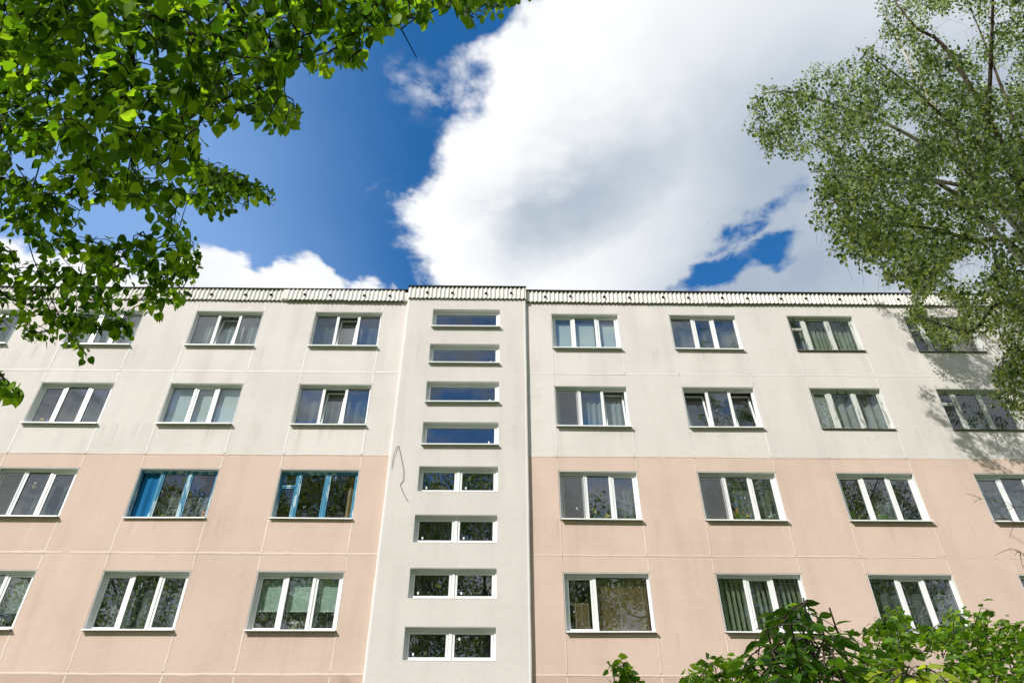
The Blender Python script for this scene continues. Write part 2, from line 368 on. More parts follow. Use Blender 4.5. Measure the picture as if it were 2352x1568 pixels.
# ---------------------------------------------------------------- ground
def ground():
    m, t, o = material('lawn'); b = principled(t, o, 0.95, 0.1)
    n = noise(t, pos(t), 0.6, 8, 0.65).outputs[0]
    t.links.new(mixc(t, n, (0.05, 0.085, 0.02), (0.12, 0.16, 0.05)), b.inputs['Base Color'])
    g = obj('ground', [(-400, -400, 0), (400, -400, 0), (400, 400, 0), (-400, 400, 0)], [(0, 1, 2, 3)], m); g['kind'] = 'structure'
    mp = plain('pavement_concrete', (0.30, 0.29, 0.27), 0.9, 0.2, 0.15, 3.0)
    mb = MB()
    mb.box(-26, 24, 15.9, 17.5, 0.004, 0.09, 0.01); p = mb.build('pavement', mp); p['kind'] = 'structure'
ground()

# ---------------------------------------------------------------- the apartment block
D = 17.74
PW, WW, WH = 3.607, 2.034, 1.42
SILL0, FLOOR, JOINT0 = 8.512, 2.8, 7.57
BX0, BX1, BAYP = -2.95, 0.655, 0.115
Q = 0.115
TOPZ = 18.77
XL, XR = -5.741, 1.451
NL, NR = 5, 5
bld = empty('apartment_building', (0, D, 0), 'panel-built apartment block with white upper floors, pink lower floors and a white stair bay', 'building')
def win_x(c):
    i = int(c[1:])-1
    return XL-PW*i if c[0] == 'L' else XR+PW*i
WINGS = (('L', NL), ('R', NR))
def wing_edges(side, n):
    if side == 'L': return (win_x('L%d' % n)-1.573, BX0)
    return (BX1, win_x('R%d' % n)+WW+1.573)

def wall_panels():
    g = 0.006
    for side, n in WINGS:
        cols = sorted(win_x('%s%d' % (side, i+1)) for i in range(n))
        x0, x1 = wing_edges(side, n)
        for fl in range(-1, 4):                      # -1 is just below the frame
            zb = JOINT0+FLOOR*fl; zt = zb+FLOOR
            if fl == 3: zt = TOPZ+0.35
            zs = SILL0+FLOOR*fl
            mat = WHITE if fl >= 2 else (PINK if fl >= 0 else ROSE)
            piers = [x0]+[v for c in cols for v in (c, c+WW)]+[x1]
            for k in range(0, len(piers), 2):
                mb = MB(); j = random.uniform(-0.003, 0.003)
                mb.box(piers[k]+g, piers[k+1]-g, D+j, D+0.30, zb+g, zt-g, 0.008); mb.build('wall_panel', mat, bld)
            for c in cols:
                for a, b_ in ((zb, zs), (zs+WH, zt)):
                    mb = MB(); j = random.uniform(-0.003, 0.003)
                    mb.box(c+g, c+WW-g, D+j, D+0.30, a+(g if a == zb else 0.0), b_-(g if b_ == zt else 0.0), 0.008); mb.build('wall_panel', mat, bld)
        mb = MB(); mb.box(x0, x1, D+0.002, D+0.30, 0.0, JOINT0-FLOOR-0.006, 0.008); mb.build('lower_wall', ROSE, bld)
def strip(p0, p1, width, proud, mat, y=D, seg=0.12, rough=0.22):
    """hand-laid mastic band: uneven edges, slightly proud of the panels"""
    p0 = np.array(p0, float); p1 = np.array(p1, float); Ld = np.linalg.norm(p1-p0); n = max(3, int(Ld/seg))
    d = (p1-p0)/Ld; s = np.array([d[1], -d[0]])
    if d[0] > 0.5: s = np.array([0, 1.0])
    else: s = np.array([1.0, 0])
    V, F = [], []
    wob = np.cumsum(RNG.normal(0, 0.0015, n+1)); wob -= np.linspace(wob[0], wob[-1], n+1)
    for i in range(n+1):
        c = p0+d*Ld*i/n+s*wob[i]
        a = width*0.5*(1+RNG.normal(0, rough*0.5)); b = width*0.5*(1+RNG.normal(0, rough*0.5)); h = proud*(1+RNG.normal(0, 0.25))
        for off, yy in ((-a, 0.012), (-a*0.55, -h), (b*0.55, -h), (b, 0.012)):
            q = c+s*off; V.append((q[0], y+yy, q[1]))
    for i in range(n):
        for k in range(3):
            q = (i*4+k, i*4+k+1, i*4+k+5, i*4+k+4)
            F.append(q if d[0] > 0.5 else q[::-1])
    return obj('joint_strip', V, F, mat, bld, True)
def joints():
    for side, n in WINGS:
        cols = sorted(win_x('%s%d' % (side, i+1)) for i in range(n)); x0, x1 = wing_edges(side, n)
        pr = 0.005 if side == 'L' else 0.004
        wd = 0.085 if side == 'L' else 0.06
        for fl in range(-1, 4):
            z = JOINT0+FLOOR*fl
            mat = JWHITE if fl >= 3 else JPINK
            if fl == 2: mat = JPINK
            if side == 'R': mat = JWHITE2 if fl >= 3 else JPINK2
            strip((x0+0.02, z), (x1-0.02, z), wd*1.05 if fl != 2 else 0.05, pr, mat)
            zs = SILL0+FLOOR*fl; zt = (z+FLOOR) if fl < 3 else TOPZ+0.1
            jm = (JWHITE if fl >= 2 else JPINK) if side == 'L' else (JWHITE2 if fl >= 2 else JPINK2)
            for c in cols:
                for x in (c-0.012, c+WW+0.012):
                    w_ = wd*random.uniform(0.7, 1.1)
                    strip((x, z+0.045), (x, zs-0.03), w_, pr*0.8, jm); strip((x, zs+WH+0.012), (x, zt-0.045), w_*0.9, pr*0.8, jm)
wall_panels(); joints()

# the stair bay: one rendered skin with eight openings
SX0, SX1, SH, SZ0, SDZ = -2.165, -0.11, 0.755, 7.83, 1.4
def stair_bay():
    y = D-BAYP; xs = [BX0, SX0, SX1, BX1]
    zs = [0.0]
    for k in range(-2, 8): zs += [SZ0+SDZ*k, SZ0+SDZ*k+SH]
    zs += [TOPZ+0.4]
    V, F = [], []
    def quad(*p):
        b = len(V); V.extend(p); F.append(tuple(range(b, b+len(p))))
    for j in range(len(zs)-1):
        for i in range(3):
            if i == 1 and j % 2 == 1: continue
            quad((xs[i], y, zs[j]), (xs[i+1], y, zs[j]), (xs[i+1], y, zs[j+1]), (xs[i], y, zs[j+1]))
    for k in range(-2, 8):
        a = SZ0+SDZ*k; b = a+SH; yb = D+0.25
        quad((SX0, y, a), (SX0, y, b), (SX0, yb, b), (SX0, yb, a)); quad((SX1, y, a), (SX1, yb, a), (SX1, yb, b), (SX1, y, b))
        quad((SX0, y, b), (SX1, y, b), (SX1, yb, b), (SX0, yb, b)); quad((SX0, y, a), (SX0, yb, a), (SX1, yb, a), (SX1, y, a))
    zt = zs[-1]
    quad((BX0, y, 0), (BX0, y, zt), (BX0, D+0.3, zt), (BX0, D+0.3, 0)); quad((BX1, y, 0), (BX1, D+0.3, 0), (BX1, D+0.3, zt), (BX1, y, zt))
    quad((BX0, y, zt), (BX1, y, zt), (BX1, D+0.3, zt), (BX0, D+0.3, zt))
    obj('bay_wall', V, F, BAYM, bld)
    # lumpy render along both corners; the sun-caught edge is put into its paler colour
    for x, s in ((BX0, -1), (BX1, 1)):
        V, F = [], []; n = 120; z0, z1 = 4.0, TOPZ+0.05
        wob = np.convolve(RNG.normal(0, 1, n+9), np.ones(9)/9, 'valid')*0.018
        for i in range(n+1):
            z = z0+(z1-z0)*i/n; w = 0.012+abs(wob[min(i, n)])*0.9
            V += [(x-s*0.07, y+0.003, z), (x-s*0.03, y-0.004, z), (x+s*w*0.4, y-0.002, z), (x+s*w, y+0.02, z), (x+s*w*0.8, y+0.06, z), (x-s*0.004, D+0.01, z)]
        for i in range(n):
            for k in range(5):
                q = (i*6+k, i*6+k+1, i*6+k+7, i*6+k+6); F.append(q if s > 0 else q[::-1])
        obj('corner_bead', V, F, JWHITE, bld, True)
stair_bay()

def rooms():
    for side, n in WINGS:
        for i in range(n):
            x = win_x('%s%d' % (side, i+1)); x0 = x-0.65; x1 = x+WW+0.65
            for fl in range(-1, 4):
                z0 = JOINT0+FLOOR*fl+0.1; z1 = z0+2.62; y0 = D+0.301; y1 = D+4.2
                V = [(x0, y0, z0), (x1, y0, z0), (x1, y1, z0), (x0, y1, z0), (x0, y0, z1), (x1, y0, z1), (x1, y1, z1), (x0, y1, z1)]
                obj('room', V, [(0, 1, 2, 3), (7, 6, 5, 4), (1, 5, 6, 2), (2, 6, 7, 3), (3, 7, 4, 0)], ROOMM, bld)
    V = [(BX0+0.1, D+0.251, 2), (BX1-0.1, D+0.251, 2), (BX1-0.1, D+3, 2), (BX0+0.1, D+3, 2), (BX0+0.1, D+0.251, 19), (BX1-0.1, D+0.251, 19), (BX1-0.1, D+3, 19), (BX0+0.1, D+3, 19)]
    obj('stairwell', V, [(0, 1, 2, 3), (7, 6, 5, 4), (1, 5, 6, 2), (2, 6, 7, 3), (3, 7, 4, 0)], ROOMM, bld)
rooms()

# ---------------------------------------------------------------- windows
def pane(x0, x1, z0, z1, y, mat, parent, tilt=0.0, zb=None):
    a = random.uniform(-0.004, 0.004); b = random.uniform(-0.004, 0.004); c = math.tan(tilt); zb = z0 if zb is None else zb
    w, h = x1-x0, z1-z0
    V = [(x0, y-a*w-b*h+c*(z0-zb), z0), (x1, y+a*w-b*h+c*(z0-zb), z0), (x1, y+a*w+b*h+c*(z1-zb), z1), (x0, y-a*w+b*h+c*(z1-zb), z1)]
    return obj('pane', V, [(0, 1, 2, 3)], mat, parent)
def ring(mb, x0, x1, z0, z1, y0, y1, w, c=0.004):
    mb.box(x0, x1, y0, y1, z1-w, z1, c); mb.box(x0, x1, y0, y1, z0, z0+w, c)
    mb.box(x0, x0+w, y0, y1, z0+w, z1-w, c); mb.box(x1-w, x1, y0, y1, z0+w, z1-w, c)
def tilt_mb(mb, y, z, ang):
    ca, s_ = math.cos(ang), math.sin(ang)
    mb.v = [(a, y+(b-y)*ca+(c-z)*s_, z-(b-y)*s_+(c-z)*ca) for a, b, c in mb.v]
def sash(win, x0, x1, z0, z1, y, kind, frame, gl, w=0.055):
    mb = MB(); ring(mb, x0, x1, z0, z1, y, y+0.05, w, 0.006)
    ang = R(random.uniform(7.5, 9.5)) if kind == 't' else 0.0
    if ang: tilt_mb(mb, y+0.05, z0, ang)
    s = mb.build('sash', frame, win)
    p = pane(x0+w-0.004, x1-w+0.004, z0+w-0.004, z1-w+0.004, y+0.024, gl, win, ang, z0)
    g = MB(); e = 0.006; ring(g, x0+w-e, x1-w+e, z0+w-e, z1-w+e, y+0.012, y+0.022, 0.012, 0)
    if ang: tilt_mb(g, y+0.05, z0, ang)
    g.build('gasket', GASKET, win)
    if kind == 't':
        h = MB(); h.box(x1-0.045, x1-0.02, y+0.05, y+0.10, (z0+z1)/2-0.06, (z0+z1)/2+0.05, 0.004); tilt_mb(h, y+0.05, z0, ang); h.build('handle', frame, win)
    if kind == 'n':
        sc = MB(); sc.box(x0-0.02, x1+0.015, y-0.032, y-0.014, z0-0.01, z0+0.014); sc.box(x0-0.02, x1+0.015, y-0.032, y-0.014, z1-0.012, z1+0.012)
        sc.box(x0-0.02, x0+0.004, y-0.032, y-0.014, z0+0.014, z1-0.012); sc.box(x1-0.009, x1+0.015, y-0.032, y-0.014, z0+0.014, z1-0.012); sc.build('screen_frame', PVC, win)
        obj('insect_screen', [(x0, y-0.022, z0+0.01), (x1, y-0.022, z0+0.01), (x1, y-0.022, z1-0.01), (x0, y-0.022, z1-0.01)], [(0, 1, 2, 3)], SCREEN, win)
def make_window(x, z, cfg, w=WW, h=WH, yf=D, sill=True):
    kind, splits, cells = cfg['t'], cfg['s'], cfg['c']
    fm = {'pvc': PVC, 'old': OLDW, 'blue': BLUEP}[kind]; gl = GLASS if kind == 'pvc' else OLDGLASS
    fw = {'pvc': 0.052, 'old': 0.06, 'blue': 0.045}[kind]; mw = {'pvc': 0.082, 'old': 0.085, 'blue': 0.075}[kind]
    y = yf+Q+random.uniform(-0.006, 0.006); lin = 0.012
    X0, X1, Z0, Z1 = x+lin, x+w-lin, z+0.012, z+h-lin
    mb = MB(); ring(mb, X0, X1, Z0, Z1, y, y+0.07, fw)
    inner = X1-X0-2*fw; tot = sum(splits); xs = [X0+fw]
    edges = []; acc = 0
    for k, s in enumerate(splits):
        a = X0+fw+inner*acc/tot; acc += s; b = X0+fw+inner*acc/tot
        edges.append((a+(mw/2 if k else 0), b-(mw/2 if k < len(splits)-1 else 0)))
        if k < len(splits)-1: mb.box(b-mw/2, b+mw/2, y, y+0.07, Z0+fw, Z1-fw, 0.005)
    win = mb.build('window', fm, bld)
    for (a, b), c in zip(edges, cells):
        z0, z1 = Z0+fw, Z1-fw
        if c == 'f':
            pane(a-0.004, b+0.004, z0-0.004, z1+0.004, y+0.036, gl, win)
            g = MB(); ring(g, a, b, z0, z1, y+0.022, y+0.034, 0.007, 0); g.build('gasket', GASKET, win)
        elif c in 'stn': sash(win, a+0.004, b-0.004, z0+0.004, z1-0.004, y+0.014, c, fm, gl)
        elif c == 'w': sash(win, a+0.003, b-0.003, z0+0.003, z1-0.003, y+0.010, 's', fm, gl, 0.036)
        elif c == 'v':                                # casement with a small vent pane on top
            zm = z0+(z1-z0)*0.70
            sash(win, a+0.003, b-0.003, z0+0.003, zm-0.012, y+0.010, 's', fm, gl, 0.036)
            sash(win, a+0.003, b-0.003, zm+0.012, z1-0.003, y+0.006, 's', fm, gl, 0.036)
            r = MB(); r.box(a, b, y-0.004, y+0.06, zm-0.010, zm+0.010, 0.003); r.build('transom', fm, win)
        elif c == 'o': pass
    rv = MB()
    rm = REVEAL
    rv.box(x+0.001, x+lin, yf+0.004, y+0.09, z+0.002, z+h-lin); rv.box(x+w-lin, x+w-0.001, yf+0.004, y+0.09, z+0.002, z+h-lin); rv.box(x+0.001, x+w-0.001, yf+0.004, y+0.09, z+h-lin, z+h-0.001)
    rv.build('reveal', rm, win)
    if sill:
        sm = SILL if kind != 'old' else OLDSILL
        pr = {'pvc': 0.105, 'blue': 0.065, 'old': 0.055}[kind]*random.uniform(0.9, 1.12); e = random.uniform(0.0, 0.014)
        xa, xb = x+0.002-e, x+w-0.002+e; t_ = 0.016 if kind != 'old' else 0.012; lip = 0.034 if kind != 'old' else 0.02
        tw = random.uniform(-0.006, 0.006)
        prof = [(y+0.004, z+0.022), (yf-pr, z-0.004), (yf-pr, z-0.004-lip), (yf-pr+0.004, z-0.004-lip), (yf-pr+0.005, z-0.014), (yf+0.0015-0.003, z+0.002), (y+0.004, z+0.004)]
        V = [(xa, p, q-tw) for p, q in prof]+[(xb, p, q+tw) for p, q in prof]; n = len(prof)
        F = [(i, i+n, (i+1) % n+n, (i+1) % n) for i in range(n)]
        F += [(0, 1, 5, 6), (1, 2, 3, 4), (1, 4, 5), (n, n+6, n+5, n+1), (n+1, n+4, n+3, n+2), (n+1, n+5, n+4)]
        obj('sill', V, F, sm, win)
    return win, edges, y
P3 = dict(t='pvc', s=(1, 1, 1))
def pv(c, s=(1, 1, 1)): return dict(t='pvc', s=s, c=c)
OLD = dict(t='old', s=(0.62, 1.05, 1.05), c='vww'); OLD2 = dict(t='old', s=(0.7, 1.0, 1.0), c='sww')
CFG = {('L5', 3): pv('fsf'), ('L4', 3): pv('fsf'), ('L3', 3): pv('fsf'), ('L2', 3): pv('ftf'), ('L1', 3): pv('ftf'), ('R1', 3): pv('sfs', (1, 1.1, 1)), ('R2', 3): pv('fsf'), ('R3', 3): OLD, ('R4', 3): OLD, ('R5', 3): OLD,
       ('L4', 2): pv('fsf'), ('L3', 2): pv('sfs'), ('L2', 2): pv('fsf'), ('L1', 2): pv('ftf'), ('R1', 2): pv('nft'), ('R2', 2): pv('tft'), ('R3', 2): OLD2, ('R4', 2): OLD, ('R5', 2): OLD,
       ('L4', 1): pv('sfs'), ('L3', 1): pv('nfs'), ('L2', 1): dict(t='blue', s=(0.72, 1.05, 1.0), c='oww'), ('L1', 1): dict(t='blue', s=(0.62, 1.05, 1.05), c='vww'), ('R1', 1): pv('nfs'), ('R2', 1): pv('nfs'), ('R3', 1): pv('sfs'), ('R4', 1): pv('sfs'),
       ('L3', 0): pv('sfs'), ('L2', 0): pv('sfs'), ('L1', 0): pv('sfs'), ('R1', 0): pv('sf', (1, 1.85)), ('R2', 0): pv('fsf'), ('R3', 0): pv('fsf'), ('R4', 0): pv('fsf')}
WIN = {}
for side, n in WINGS:
    for i in range(n):
        c = '%s%d' % (side, i+1)
        for fl in range(-1, 4):
            WIN[(c, fl)] = make_window(win_x(c), SILL0+FLOOR*fl, CFG.get((c, fl), pv('sfs')))
for k in range(-2, 8):
    up = k >= 4
    z = SZ0+SDZ*k
    win, ed, y = make_window(SX0, z, pv('s' if up else 'ss', (1,) if up else (1, 1)), SX1-SX0, SH, D-BAYP, up)
    for j, (a, b) in enumerate(ed):
        sx = (b-0.22) if up else (a+0.14); sz = z+0.16 if not (k == 0 and j == 1) else z+0.5
        mb = MB(); mb.box(sx, sx+0.036, y+0.026, y+0.029, sz, sz+0.062); mb.build('sticker', STICKER, win)
    if not up:
        mb = MB(); mb.box(SX0+0.01, SX1-0.01, D-BAYP-0.004, y-0.001, z-0.006, z+0.0095); mb.build('joint_strip', JWHITE, bld)

# ---------------------------------------------------------------- eaves: corrugated sheets, bolts, felt
def corrugated(x0, n, pitch, y, z0, z1, amp, lean=0.0):
    prof = []
    for i in range(n):
        prof += [(x0+pitch*(i+0.0), 0.0), (x0+pitch*(i+0.10), -0.004), (x0+pitch*(i+0.46), -amp), (x0+pitch*(i+0.58), -amp), (x0+pitch*(i+0.92), -0.003)]
    prof.append((x0+pitch*n, 0.0))
    V, F = [], []; nz = 3; m = len(prof); th = 0.009
    jag = RNG.normal(0, 0.006, m)
    for s in (0, 1):
        for k in range(nz+1):
            z = z0+(z1-z0)*k/nz
            for q, (x, d) in enumerate(prof):
                V.append((x, y+d+s*th-lean*(z1-z)/(z1-z0), z+(jag[q] if k == 0 else 0)))
    for k in range(nz):
        for i in range(m-1):
            a = k*m+i; F.append((a, a+1, a+m+1, a+m)); b = a+(nz+1)*m; F.append((b+m, b+m+1, b+1, b))
    o = (nz+1)*m
    for i in range(m-1):
        F.append((i+1, i, i+o, i+1+o)); F.append((nz*m+i, nz*m+i+1, nz*m+i+1+o, nz*m+i+o))
    sh = obj('corrugated_sheet', V, F, FASC, bld)
    for f in (0.30, 0.72):
        i = int(n*f); cx = x0+pitch*(i+0.52); cz = z0+(z1-z0)*random.uniform(0.40, 0.50)
        mb = MB(); yy = y-amp-lean*0.5
        mb.box(cx-0.04, cx+0.04, yy-0.016, yy+0.02, cz-0.036, cz+0.036, 0.003); mb.build('bolt_hole', BLACK, sh)
def eaves():
    pitch = 0.131
    def felt(x0, x1, y, z, name='roof_felt_edge'):
        n = int((x1-x0)/0.3)+2; V, F = [], []
        h = np.convolve(RNG.normal(0, 1, n+6), np.ones(6)/6, 'valid')*0.016; h = h[:n+1]
        for i in range(n+1):
            x = x0+(x1-x0)*i/n; a = h[i] if i < len(h) else 0
            for yy, zz in ((y, z+0.02), (y-0.045+a*0.6, z-0.004+a), (y-0.05+a*0.6, z+0.038+a), (y+0.1, z+0.055+a), (y+0.8, z+0.06)): V.append((x, yy, zz))
        for i in range(n):
            for k in range(4): F.append((i*5+k, i*5+5+k, i*5+6+k, i*5+1+k))
        obj(name, V, F, TAR, bld)
    x = BX1+0.03
    xe = wing_edges('R', NR)[1]
    while x < xe:
        dz = random.uniform(-0.012, 0.012)
        corrugated(x, 14, pitch, D-0.045+random.uniform(-0.006, 0.004), TOPZ+dz, TOPZ+0.455+dz*0.5, 0.042, random.uniform(0, 0.02)); x += 14*pitch+0.004
    felt(BX1+0.01, xe, D-0.06, TOPZ+0.45)
    x = BX0-0.13-14*pitch; xs = wing_edges('L', NL)[0]; k = 0
    while x > xs-2:
        dz = random.uniform(-0.012, 0.012) - (0.03 if k < 2 else 0.0)
        corrugated(x, 14, pitch, D-(0.06 if k < 2 else 0.035), TOPZ+dz, TOPZ+0.45+dz, 0.042, 0.03 if k < 2 else 0.005); x -= 14*pitch+0.004; k += 1
        if k == 2:
            mb = MB(); mb.box(x+14*pitch-0.1, x+14*pitch+0.10, D-0.105, D-0.02, TOPZ-0.005, TOPZ+0.42, 0.02); mb.build('mortar_patch', FASC, bld)
    mb = MB(); mb.box(BX0-0.128, BX0-0.003, D-0.075, D-0.01, TOPZ-0.02, TOPZ+0.36, 0.02); mb.build('mortar_patch', FASC, bld)
    felt(xs-2, BX0-0.01, D-0.05, TOPZ+0.435)
    w = BX1-BX0+0.03; pb = w/28
    corrugated(BX0-0.015, 14, pb, D-BAYP-0.03, TOPZ+0.03, TOPZ+0.505, 0.042, 0.01); corrugated(BX0-0.015+14*pb+0.001, 14, pb, D-BAYP-0.03, TOPZ+0.03, TOPZ+0.505, 0.042, 0.01)
    felt(BX0-0.03, BX1+0.03, D-BAYP-0.045, TOPZ+0.5)
    mb = MB(); mb.box(BX1+0.016, BX1+0.024, D-BAYP-0.08, D+0.1, TOPZ+0.03, TOPZ+0.5); mb.build('bay_end_cap', FASC, bld)
    mb = MB(); mb.box(xs, xe, D+0.29, D+12, TOPZ+0.2, TOPZ+0.42); mb.box(xs+0.01, xe-0.01, D+11.7, D+11.99, 0, TOPZ+0.19); mb.build('roof', TAR, bld)
eaves()

# loose cable on the bay
def cable():
    pts = [(-2.86, 11.1), (-2.85, 11.45), (-2.78, 11.76), (-2.74, 11.79), (-2.68, 11.55), (-2.55, 11.05), (-2.53, 10.72), (-2.60, 10.62), (-2.50, 10.38), (-2.33, 10.06)]
    P = []
    for i in range(len(pts)-1):
        for k in range(4):
            t_ = k/4; P.append((pts[i][0]*(1-t_)+pts[i+1][0]*t_, D-BAYP-0.022-0.012*math.sin(i*1.7+t_), (pts[i][1]*(1-t_)+pts[i+1][1]*t_)+1.6))
    V, F = tube_arrays(P, 0.0055, 6)
    o = obj('loose_cable', V, F, WIRE, None, True); tag(o, 'loose black cable hanging in a kink on the white stair bay', 'cable')
cable()

# ---------------------------------------------------------------- things inside the windows
SHEER = cloth('white_sheer', (0.72, 0.75, 0.76), 0.26); SHEER2 = cloth('dense_white_voile', (0.78, 0.80, 0.80), 0.62)
LACE = cloth('white_lace', (0.72, 0.74, 0.74), 0.34, 'lace'); NET = cloth('grey_net', (0.62, 0.65, 0.64), 0.3, 'net')
SHADE = cloth('pale_roller_fabric', (0.82, 0.86, 0.85), 1.0, None, 0.25); GREENSH = cloth('pale_green_patterned_fabric', (0.60, 0.72, 0.64), 1.0, None, 0.25)
BLUECL = cloth('blue_cloth', (0.02, 0.16, 0.36), 1.0, None, 0.2); BROWNCL = cloth('tan_curtain', (0.50, 0.36, 0.22), 0.95); GREENCL = cloth('grey_green_curtain', (0.40, 0.44, 0.36), 0.9)
SLATG = plain('olive_slat_fabric', (0.40, 0.44, 0.30), 0.8, 0.2, 0.1); SLATB = plain('brown_slat', (0.36, 0.22, 0.11), 0.5, 0.3, 0.15); SLATW = plain('pale_slat', (0.62, 0.63, 0.6), 0.5, 0.3, 0.05)
PLANT = foliage('house_plant_leaf', (0.04, 0.12, 0.015), (0.10, 0.24, 0.03), (0.22, 0.38, 0.06), 0.35)
def flat_col(n, c): return plain(n, c, 0.7, 0.2, 0.15, 30)
YEL = flat_col('yellow_petal', (0.75, 0.55, 0.05)); ORA = flat_col('orange_petal', (0.75, 0.30, 0.06)); PUR = flat_col('purple_petal', (0.42, 0.05, 0.32)); BLU = flat_col('blue_petal', (0.12, 0.2, 0.6)); WHI = flat_col('white_petal', (0.75, 0.73, 0.68)); RED = flat_col('red_plastic', (0.6, 0.08, 0.05))
POT = flat_col('terracotta', (0.36, 0.17, 0.09)); WICK = flat_col('wicker', (0.48, 0.32, 0.14))
CN = {'L1': 'first window left of stairs', 'L2': 'second window left of stairs', 'L3': 'third window left of stairs', 'L4': 'fourth window left of stairs', 'R1': 'first window right of stairs', 'R2': 'second window right of stairs', 'R3': 'third window right of stairs', 'R4': 'fourth window right of stairs'}
RN = {3: 'top row', 2: 'second row', 1: 'upper pink row', 0: 'lower pink row'}
def where(c, fl): return RN[fl]+', '+CN[c]
def box_of(c, fl, a=0.0, b=1.0, lo=0.0, hi=1.0):
    x = win_x(c); z = SILL0+FLOOR*fl
    return x+WW*a, x+WW*b, z+0.03+(WH-0.06)*lo, z+0.03+(WH-0.06)*hi
def curtain(c, fl, mat, desc, a=-0.02, b=1.02, lo=-0.05, hi=1.05, folds=11, amp=0.03, y=D+0.36, gather=0.0, name='curtain'):
    x0, x1, z0, z1 = box_of(c, fl, a, b, lo, hi); nx, nz = max(24, folds*8), 6
    ph = random.uniform(0, 6.28); V, F = [], []
    for k in range(nz+1):
        g = k/nz
        for i in range(nx+1):
            s = i/nx; w = s+0.012*math.sin(s*folds*2.1+ph)
            sw = gather*math.sin(g*math.pi)*(0.5-s)
            yy = y+amp*(0.55+0.45*(1-g))*(math.sin(w*folds*6.283+ph)+0.4*math.sin(w*folds*2.7+ph*2+g))
            V.append((x0+(x1-x0)*(s+sw), yy, z0+(z1-z0)*g))
    for k in range(nz):
        for i in range(nx):
            q = k*(nx+1)+i; F.append((q, q+1, q+nx+2, q+nx+1))
    o = obj(name, V, F, mat, None, True); tag(o, desc+', '+where(c, fl), name.replace('_', ' '), 'curtains behind the windows'); return o
def roller(c, fl, mat, desc, cells, lo, hi, y=D+0.27):
    r = empty('roller_shade', (win_x(c), y, SILL0+FLOOR*fl), desc+', '+where(c, fl), 'shade', 'roller shades')
    for a, b in WIN[(c, fl)][1] if cells is None else [WIN[(c, fl)][1][i] for i in cells]:
        _, _, z0, z1 = box_of(c, fl, 0, 1, lo, hi); V, F = [], []
        for k in range(9):
            for i in range(2): V.append(((a+0.01, b-0.01)[i], y+0.004*math.sin(k*1.3+a), z0+(z1-z0)*k/8))
        for k in range(8): F.append((2*k, 2*k+1, 2*k+3, 2*k+2))
        obj('fabric', V, F, mat, r, True)
        mb = MB(); mb.box(a+0.01, b-0.01, y-0.01, y+0.012, z0-0.025, z0); mb.build('bottom_bar', SLATW, r)
def slat_blind(c, fl, mat, desc, a, b, lo, hi, pitch=0.028, ang=0.5, y=D+0.25):
    x0, x1, z0, z1 = box_of(c, fl, a, b, lo, hi)
    r = empty('slat_blind', (x0, y, z0), desc+', '+where(c, fl), 'blind')
    mb = MB(); z = z0
    while z < z1:
        dy, dz = 0.012*math.cos(ang), 0.012*math.sin(ang)
        mb.add([(x0, y-dy, z-dz), (x1, y-dy, z-dz), (x1, y+dy, z+dz), (x0, y+dy, z+dz)], [(0, 1, 2, 3)]); z += pitch
    s = mb.build('slats', mat, r); s['kind'] = 'stuff'
    for f in (0.08, 0.48, 0.9):
        mb = MB(); mb.box(x0+(x1-x0)*f, x0+(x1-x0)*f+0.004, y-0.02, y-0.016, z0, z1); mb.build('cord', WHI, r)
def vertical_blind(c, fl, desc):
    x0, x1, z0, z1 = box_of(c, fl, 0.0, 1.0, -0.02, 1.02); y = D+0.30
    r = empty('vertical_blind', (x0, y, z0), desc+', '+where(c, fl), 'blind')
    n = 17; me = None
    for i in range(n):
        x = x0+(x1-x0)*(i+0.5)/n; w = 0.052
        V = [(x-w*math.cos(0.5)*s, y-w*math.sin(0.5)*s+0.008*(1-abs(s)), z) for z in (z0, z1) for s in (-1, 0, 1)]
        obj('slat', V, [(0, 1, 4, 3), (1, 2, 5, 4)], SLATG, r)
    mb = MB(); mb.box(x0, x1, y-0.03, y+0.03, z1, z1+0.04); mb.build('head_rail', SLATW, r)
